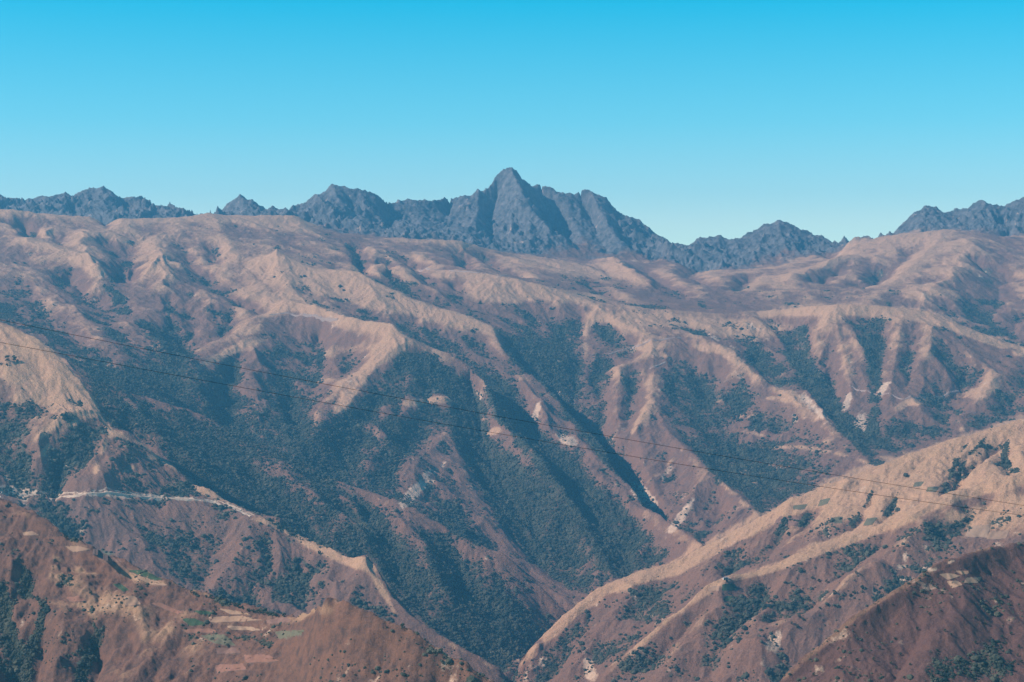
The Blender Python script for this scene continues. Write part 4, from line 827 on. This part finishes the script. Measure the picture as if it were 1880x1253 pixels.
# ---- trees
M_LEAF = plain('tree_leaves', (.022,.040,.026), (.045,.065,.035), .8); M_BARK = plain('tree_bark', (.10,.075,.055), (.06,.045,.035), 1.5)
def ico(sub):
    bm = bmesh.new(); bmesh.ops.create_icosphere(bm, subdivisions=sub, radius=1); v = [x.co.copy() for x in bm.verts]; f = [tuple(q.index for q in p.verts) for p in bm.faces]; bm.free(); return v, f
IV, IF = ico(1)
def crown_mesh(seed):
    """unit tree (height 1): clumps of displaced foliage with loose leaf sprays"""
    r = random.Random(seed); V = []; Fc = []
    for k in range(13):
        t = r.uniform(.28, .92); a = r.uniform(0, 6.28); rad = .34*math.sqrt(r.random())*(1.15-abs(t-.5)*1.3)
        c = Vector((math.cos(a)*rad, math.sin(a)*rad, t)); s = r.uniform(.10, .19)
        o = len(V)
        for v in IV: V.append(c+Vector((v.x*s*r.uniform(.7,1.3), v.y*s*r.uniform(.7,1.3), v.z*s*.75*r.uniform(.7,1.3))))
        Fc += [tuple(o+i for i in f) for f in IF]
        for q in range(16):
            d = Vector((r.gauss(0,1), r.gauss(0,1), r.gauss(0,1))).normalized(); p = c+d*s*r.uniform(.9, 1.5)
            u = Vector((r.gauss(0,1), r.gauss(0,1), r.gauss(0,1))).normalized()*.035; w = d.cross(u).normalized()*.03
            o = len(V); V += [p-u, p+w, p+u, p-w]; Fc.append((o, o+1, o+2, o+3))
    me = bpy.data.meshes.new('crown'); me.from_pydata(V, [], Fc); me.materials.append(M_LEAF); return me
def trunk_mesh(seed):
    r = random.Random(seed+50); V = []; Fc = []
    def limb(a, b, ra, rb):
        d = (b-a).normalized(); u = d.cross(Vector((.3,.9,.1))).normalized(); w = d.cross(u); o = len(V)
        for p, q in ((a, ra), (b, rb)):
            for k in range(6): t = k*math.pi/3; V.append(p+(u*math.cos(t)+w*math.sin(t))*q)
        for k in range(6): Fc.append((o+k, o+(k+1)%6, o+6+(k+1)%6, o+6+k))
    limb(Vector((0,0,-.12)), Vector((.02,.01,.35)), .045, .03); limb(Vector((.02,.01,.35)), Vector((.0,.03,.75)), .03, .01)
    for k in range(5):
        a = k*1.3+r.random(); h = r.uniform(.2,.5); limb(Vector((.015,.01,h)), Vector((math.cos(a)*.26, math.sin(a)*.26, h+.25)), .018, .006)
    me = bpy.data.meshes.new('trunk'); me.from_pydata(V, [], Fc); me.materials.append(M_BARK); return me
CROWNS = [crown_mesh(k) for k in range(6)]; TRUNKS = [trunk_mesh(k) for k in range(3)]
NT = 0
def tree(px, py, hpx, label, group=None, name='tree', wide=1.0):
    global NT
    p = at(px, py)
    if p is None: return
    h = hpx*p.y/F
    e = bpy.data.objects.new(name, None); COL.objects.link(e); e.location = (p.x, p.y, p.z-.05*h)
    e.rotation_euler.z = NT*2.1; e.scale = (h*wide, h*wide, h)
    c = bpy.data.objects.new('crown', CROWNS[NT % 6]); t = bpy.data.objects.new('trunk', TRUNKS[NT % 3])
    for q in (t, c): COL.objects.link(q); q.parent = e
    tag(e, label, 'tree', group); NT += 1
for x, y, h, l in [(13,665,13,'left one of two dark trees standing together on the tan slope at far left'),(26,664,12,'right one of two dark trees standing together on the tan slope at far left'),
  (32,666,6,'small round tree just right of the paired trees at far left'),(13,673,7,'low dark tree below the paired trees at far left'),(2,671,6,'dark tree cut by the left edge of the photo on the tan slope'),
  (1333,1069,11,'dark tree in front of the lone white house'),(1398,1083,5,'small dark tree right of the green fields and white house'),(1342,1108,5,'small tree on the lower edge of the lower green field'),
  (562,556,5,'tiny dark tree on the skyline of the round tan dome'),(882,559,7,'lone dark tree on the high tan plateau'),
  (586,1018,8,'dark tree on the bare crest of the brown ridge, left of two'),(642,1024,9,'dark tree on the bare crest of the brown ridge, right of two'),
  (739,1156,12,'large round tree where the brown ridge drops behind the knoll'),(661,1082,8,'dark tree in the hollow below the bare crest'),(562,1062,9,'slanting clump of tree on a rib of the brown ridge'),
  (167,1092,9,'dark tree in the middle of the fields on the near hillside'),(149,994,9,'dark tree on the crest beside the highest tan field'),(120,990,8,'dark tree left of the crest tree above the highest tan field'),
  (283,1037,7,'dark tree below the brown ridge slope seen over the near crest')]:
    tree(x, y, h, l)
for x, y in [(1580,660),(1500,760),(1580,800),(1140,725),(870,920),(750,995),(910,1040),(570,1085),(840,1110),(1500,950),(1310,885),(1260,860),(1680,640),(1780,880),(1710,900),(1670,1020),(1770,1010),(1830,1050),(1690,1090),(1450,1210),(1500,1140),(1640,1230),(1780,1160),(880,1150),(590,1210),(520,1195),(1280,1160),(940,1225),(430,1145),(230,1200),(1840,980),(1860,1100),(1580,1170),(1420,1180),(1200,1010),(700,1080),(1040,840),(1240,560),(990,1120)]:
    a, b = 1440+x/4.273, 960+y/4.273; tree(a, b, 6+((x*7+y*3) % 5), 'small dark tree scattered on the dark reddish brown hillside at lower right', 'trees scattered over the dark hillside', wide=1.15)
for x, y in [(270,465),(280,680),(440,600),(390,560),(200,620),(840,495),(610,520),(120,750),(60,800),(100,830),(520,580),(550,560),(20,690),(150,770),(330,470),(560,400),(520,380),(220,440),(30,100),(470,70),(130,20)]:
    a, b = 1440+x/4.273, 960+y/4.273; tree(a, b, 6+((x*7+y*3) % 4), 'small dark tree scattered on the purple brown slope below the golden ridge', 'trees scattered below the golden ridge', wide=1.15)
for i, (x, y) in enumerate([(1270,728),(1300,730),(1335,738),(1362,742),(1390,752),(1420,770),(1445,782),(1470,790),(1500,802),(1530,812),(1560,820),(1590,826),(1620,832),(1655,836),(1700,842),(1750,846),(1210,712),(1180,700)]):
    tree(x/3.357, 880+y/3.357+1.5, 6+(i*5 % 4), 'dark tree in the row along the crest of the near hillside', 'trees in a row along the near crest', wide=1.2)
print('trees', NT, round(time.time()-T0, 1))

# ---- the lone house
def boxv(x0,x1,y0,y1,z0,z1):
    V = [(x,y,z) for z in (z0,z1) for y in (y0,y1) for x in (x0,x1)]
    return V, [(0,2,3,1),(4,5,7,6),(0,1,5,4),(2,6,7,3),(0,4,6,2),(1,3,7,5)]
p = at(1332, 1064); hs = bpy.data.objects.new('house', None); COL.objects.link(hs); hs.location = (p.x, p.y, p.z-.3); hs.rotation_euler.z = .35
tag(hs, 'tiny white walled house with a pale roof beside a dark tree', 'house')
M_WALL = plain('white_wall', (.78,.74,.70), (.66,.62,.58), .8); M_ROOF = plain('pale_roof', (.50,.42,.42), (.38,.30,.30), .8); M_DOOR = plain('dark_wood', (.06,.045,.04), (.04,.03,.03), 2)
mk('wall', *boxv(-4.5,4.5,-2.8,2.8,0,3), M_WALL, hs)
V = [(-5,-3.4,2.8),(5,-3.4,2.8),(5,3.4,2.8),(-5,3.4,2.8),(-5,0,5),(5,0,5),(-5,-3.4,3.05),(5,-3.4,3.05),(5,3.4,3.05),(-5,3.4,3.05),(-5,0,5.25),(5,0,5.25)]
mk('roof', V, [(0,1,5,4),(2,3,4,5),(6,10,11,7),(8,11,10,9),(0,6,7,1),(2,8,9,3),(0,4,10,6),(3,9,10,4),(1,7,11,5),(2,5,11,8)], M_ROOF, hs)
mk('door', *boxv(-.6,.5,-2.9,-2.79,0,2.1), M_DOOR, hs)
for x in (-3, 2.4): mk('window', *boxv(x-.5,x+.5,-2.88,-2.79,1.1,2.1), M_DOOR, hs)

# ---- power cables
m_c, nt_, b_ = new_mat('cable_black'); b_.inputs['Base Color'].default_value = (.012,.010,.012,1); b_.inputs['Roughness'].default_value = .6
for pts, D0, D1, lab in [([(0,588),(620,709),(1240,823),(1550,876),(1880,928)],150,175,'upper black power cable slanting across the valley'),
                         ([(0,629),(511,724),(620,744),(1250,853),(1502,893),(1710,923),(1880,947)],158,183,'lower black power cable slanting across the valley')]:
    k = np.polyfit([q[0] for q in pts], [q[1] for q in pts], 3 if len(pts) > 5 else 2)
    V = []; Fc = []; n = 0
    for px in np.linspace(-250, 2150, 90):
        D = D0+(D1-D0)*(px/1880); q = np.clip(px, -100, 2000); py = np.polyval(k, q)+(px-q)*np.polyval(np.polyder(k), q)
        c = ((px-CX)/F*D, D, EYE+(CY-py)*D/F)
        for t in range(6): V.append((c[0], c[1]+.017*math.cos(t*math.pi/3), c[2]+.017*math.sin(t*math.pi/3)))
        if n: Fc += [((n-1)*6+t, (n-1)*6+(t+1)%6, n*6+(t+1)%6, n*6+t) for t in range(6)]
        n += 1
    tag(mk('power_cable', V, Fc, m_c, None, True), lab, 'cable', 'power cables')

# ---- scrub : bushes over every slope that carries green, one object of instances
def scrub():
    rs = np.random.default_rng(3)
    cell = (SP/F*DD*SL*DD)[:,None]
    near = VIS & (PYM < 1290) & (PX[None] > -60) & (PX[None] < 1940) & (DD[:,None] < 8300)
    clump = np.clip(n2*2.5+.2, 0, 1.5)
    dn = np.where(fgm > .5, VEG_SHADE**1.3*2.4+.05*clump, np.clip(VEG_SHADE-.06, 0, 1)**1.5*(.5+.5*clump)+.035*clump*np.clip((6200-DD[:,None])/800, 0, 1)*np.clip(1-1.6*TAN, 0, 1))
    W = np.where(near, cell*dn*(1-ROCK), 0).astype(np.float64)
    W *= np.clip(2600/DD[:,None], .6, 1.8)
    n = 260000
    cw = np.cumsum(W.ravel()); i = np.searchsorted(cw, rs.random(n)*cw[-1]); r = i//NC; c = i % NC
    rf_ = np.clip(r+rs.random(n), 0, NR-1.001); cf = np.clip(c+rs.random(n), 0, NC-1.001)
    r0 = rf_.astype(int); c0 = cf.astype(int); fr = rf_-r0; fc = cf-c0
    z = (Z[r0,c0]*(1-fc)+Z[r0,c0+1]*fc)*(1-fr)+(Z[r0+1,c0]*(1-fc)+Z[r0+1,c0+1]*fc)*fr
    D = np.exp(L0+SL*rf_); x = (PX0+SP*cf-CX)/F*D
    sz = rs.lognormal(0, .55, n)*np.where(D < 2900, .85, 1.6)
    sz = np.clip(sz, .4, 6.5)
    me = bpy.data.meshes.new('scrub'); me.vertices.add(n); me.vertices.foreach_set('co', np.stack([x, D, z+EYE+sz*.15], 1).astype(np.float32).ravel())
    a = me.attributes.new('size', 'FLOAT', 'POINT'); a.data.foreach_set('value', sz.astype(np.float32))
    a = me.attributes.new('turn', 'FLOAT_VECTOR', 'POINT'); a.data.foreach_set('vector', np.stack([rs.normal(0,.25,n), rs.normal(0,.25,n), rs.random(n)*6.28], 1).astype(np.float32).ravel())
    o = bpy.data.objects.new('scrub', me); COL.objects.link(o); o['kind'] = 'stuff'; o['label'] = 'dark scrub and bushes covering the valley slopes'
    m = plain('scrub_leaves', (.014,.030,.026), (.120,.105,.068), .035)
    g = bpy.data.node_groups.new('scrub_nodes', 'GeometryNodeTree')
    g.interface.new_socket('Geometry', in_out='INPUT', socket_type='NodeSocketGeometry'); g.interface.new_socket('Geometry', in_out='OUTPUT', socket_type='NodeSocketGeometry')
    A = lambda t: g.nodes.new(t)
    gi, go = A('NodeGroupInput'), A('NodeGroupOutput')
    ic = A('GeometryNodeMeshIcoSphere'); ic.inputs['Radius'].default_value = 1; ic.inputs['Subdivisions'].default_value = 2
    sp_ = A('GeometryNodeSetPosition'); nz = A('ShaderNodeTexNoise'); nz.inputs['Scale'].default_value = 1.7; nz.inputs['Detail'].default_value = 3
    sub = A('ShaderNodeVectorMath'); sub.operation = 'SUBTRACT'; sub.inputs[1].default_value = (.5,.5,.5)
    scl = A('ShaderNodeVectorMath'); scl.operation = 'MULTIPLY'; scl.inputs[1].default_value = (1.7,1.7,1.2)
    g.links.new(nz.outputs['Color'], sub.inputs[0]); g.links.new(sub.outputs[0], scl.inputs[0]); g.links.new(scl.outputs[0], sp_.inputs['Offset']); g.links.new(ic.outputs['Mesh'], sp_.inputs['Geometry'])
    tr = A('GeometryNodeTransform'); tr.inputs['Scale'].default_value = (1,1,.7); g.links.new(sp_.outputs[0], tr.inputs['Geometry'])
    sm = A('GeometryNodeSetMaterial'); sm.inputs['Material'].default_value = m; g.links.new(tr.outputs[0], sm.inputs['Geometry'])
    ip = A('GeometryNodeInstanceOnPoints'); mp = A('GeometryNodeMeshToPoints')
    g.links.new(gi.outputs[0], mp.inputs['Mesh']); g.links.new(mp.outputs[0], ip.inputs['Points']); g.links.new(sm.outputs[0], ip.inputs['Instance'])
    n1_ = A('GeometryNodeInputNamedAttribute'); n1_.data_type = 'FLOAT'; n1_.inputs['Name'].default_value = 'size'
    n2_ = A('GeometryNodeInputNamedAttribute'); n2_.data_type = 'FLOAT_VECTOR'; n2_.inputs['Name'].default_value = 'turn'
    g.links.new(n1_.outputs['Attribute'], ip.inputs['Scale'])
    er = A('FunctionNodeEulerToRotation'); g.links.new(n2_.outputs['Attribute'], er.inputs[0]); g.links.new(er.outputs[0], ip.inputs['Rotation'])
    g.links.new(ip.outputs[0], go.inputs[0])
    md = o.modifiers.new('scrub', 'NODES'); md.node_group = g
scrub()
print('scrub', round(time.time()-T0, 1))

# ------------------------------------------------------------------ haze
def box_mesh(name, x0, x1, y0, y1, z0, z1):
    bm = bmesh.new(); bmesh.ops.create_cube(bm, size=1)
    for v in bm.verts: v.co = (x0 if v.co.x < 0 else x1, y0 if v.co.y < 0 else y1, z0 if v.co.z < 0 else z1)
    me = bpy.data.meshes.new(name); bm.to_mesh(me); bm.free(); return me
zlo, zhi = float(Z.min())+EYE, float(Z.max())+EYE
yM = float(DD[-1]); xw = max(abs(PX0-CX), abs(PX1-CX))/F*yM
hm = box_mesh('haze', -xw-300, xw+300, -200, yM+300, zlo-5, zhi+30)
mh = bpy.data.materials.new('haze_air'); mh.use_nodes = True; hnt = mh.node_tree; hnt.nodes.clear()
ho = N(hnt, 'ShaderNodeOutputMaterial'); pv = N(hnt, 'ShaderNodeVolumePrincipled')
pv.inputs['Density'].default_value = HAZE_DENSITY; pv.inputs['Color'].default_value = (*HAZE_COLOR, 1); pv.inputs['Anisotropy'].default_value = HAZE_ANISO
hnt.links.new(pv.outputs[0], ho.inputs['Volume']); hm.materials.append(mh)
hz = bpy.data.objects.new('haze', hm); COL.objects.link(hz); hz['kind'] = 'stuff'; hz['label'] = 'thin blue haze in the air over the valleys'; 
print('done', round(time.time()-T0, 1))
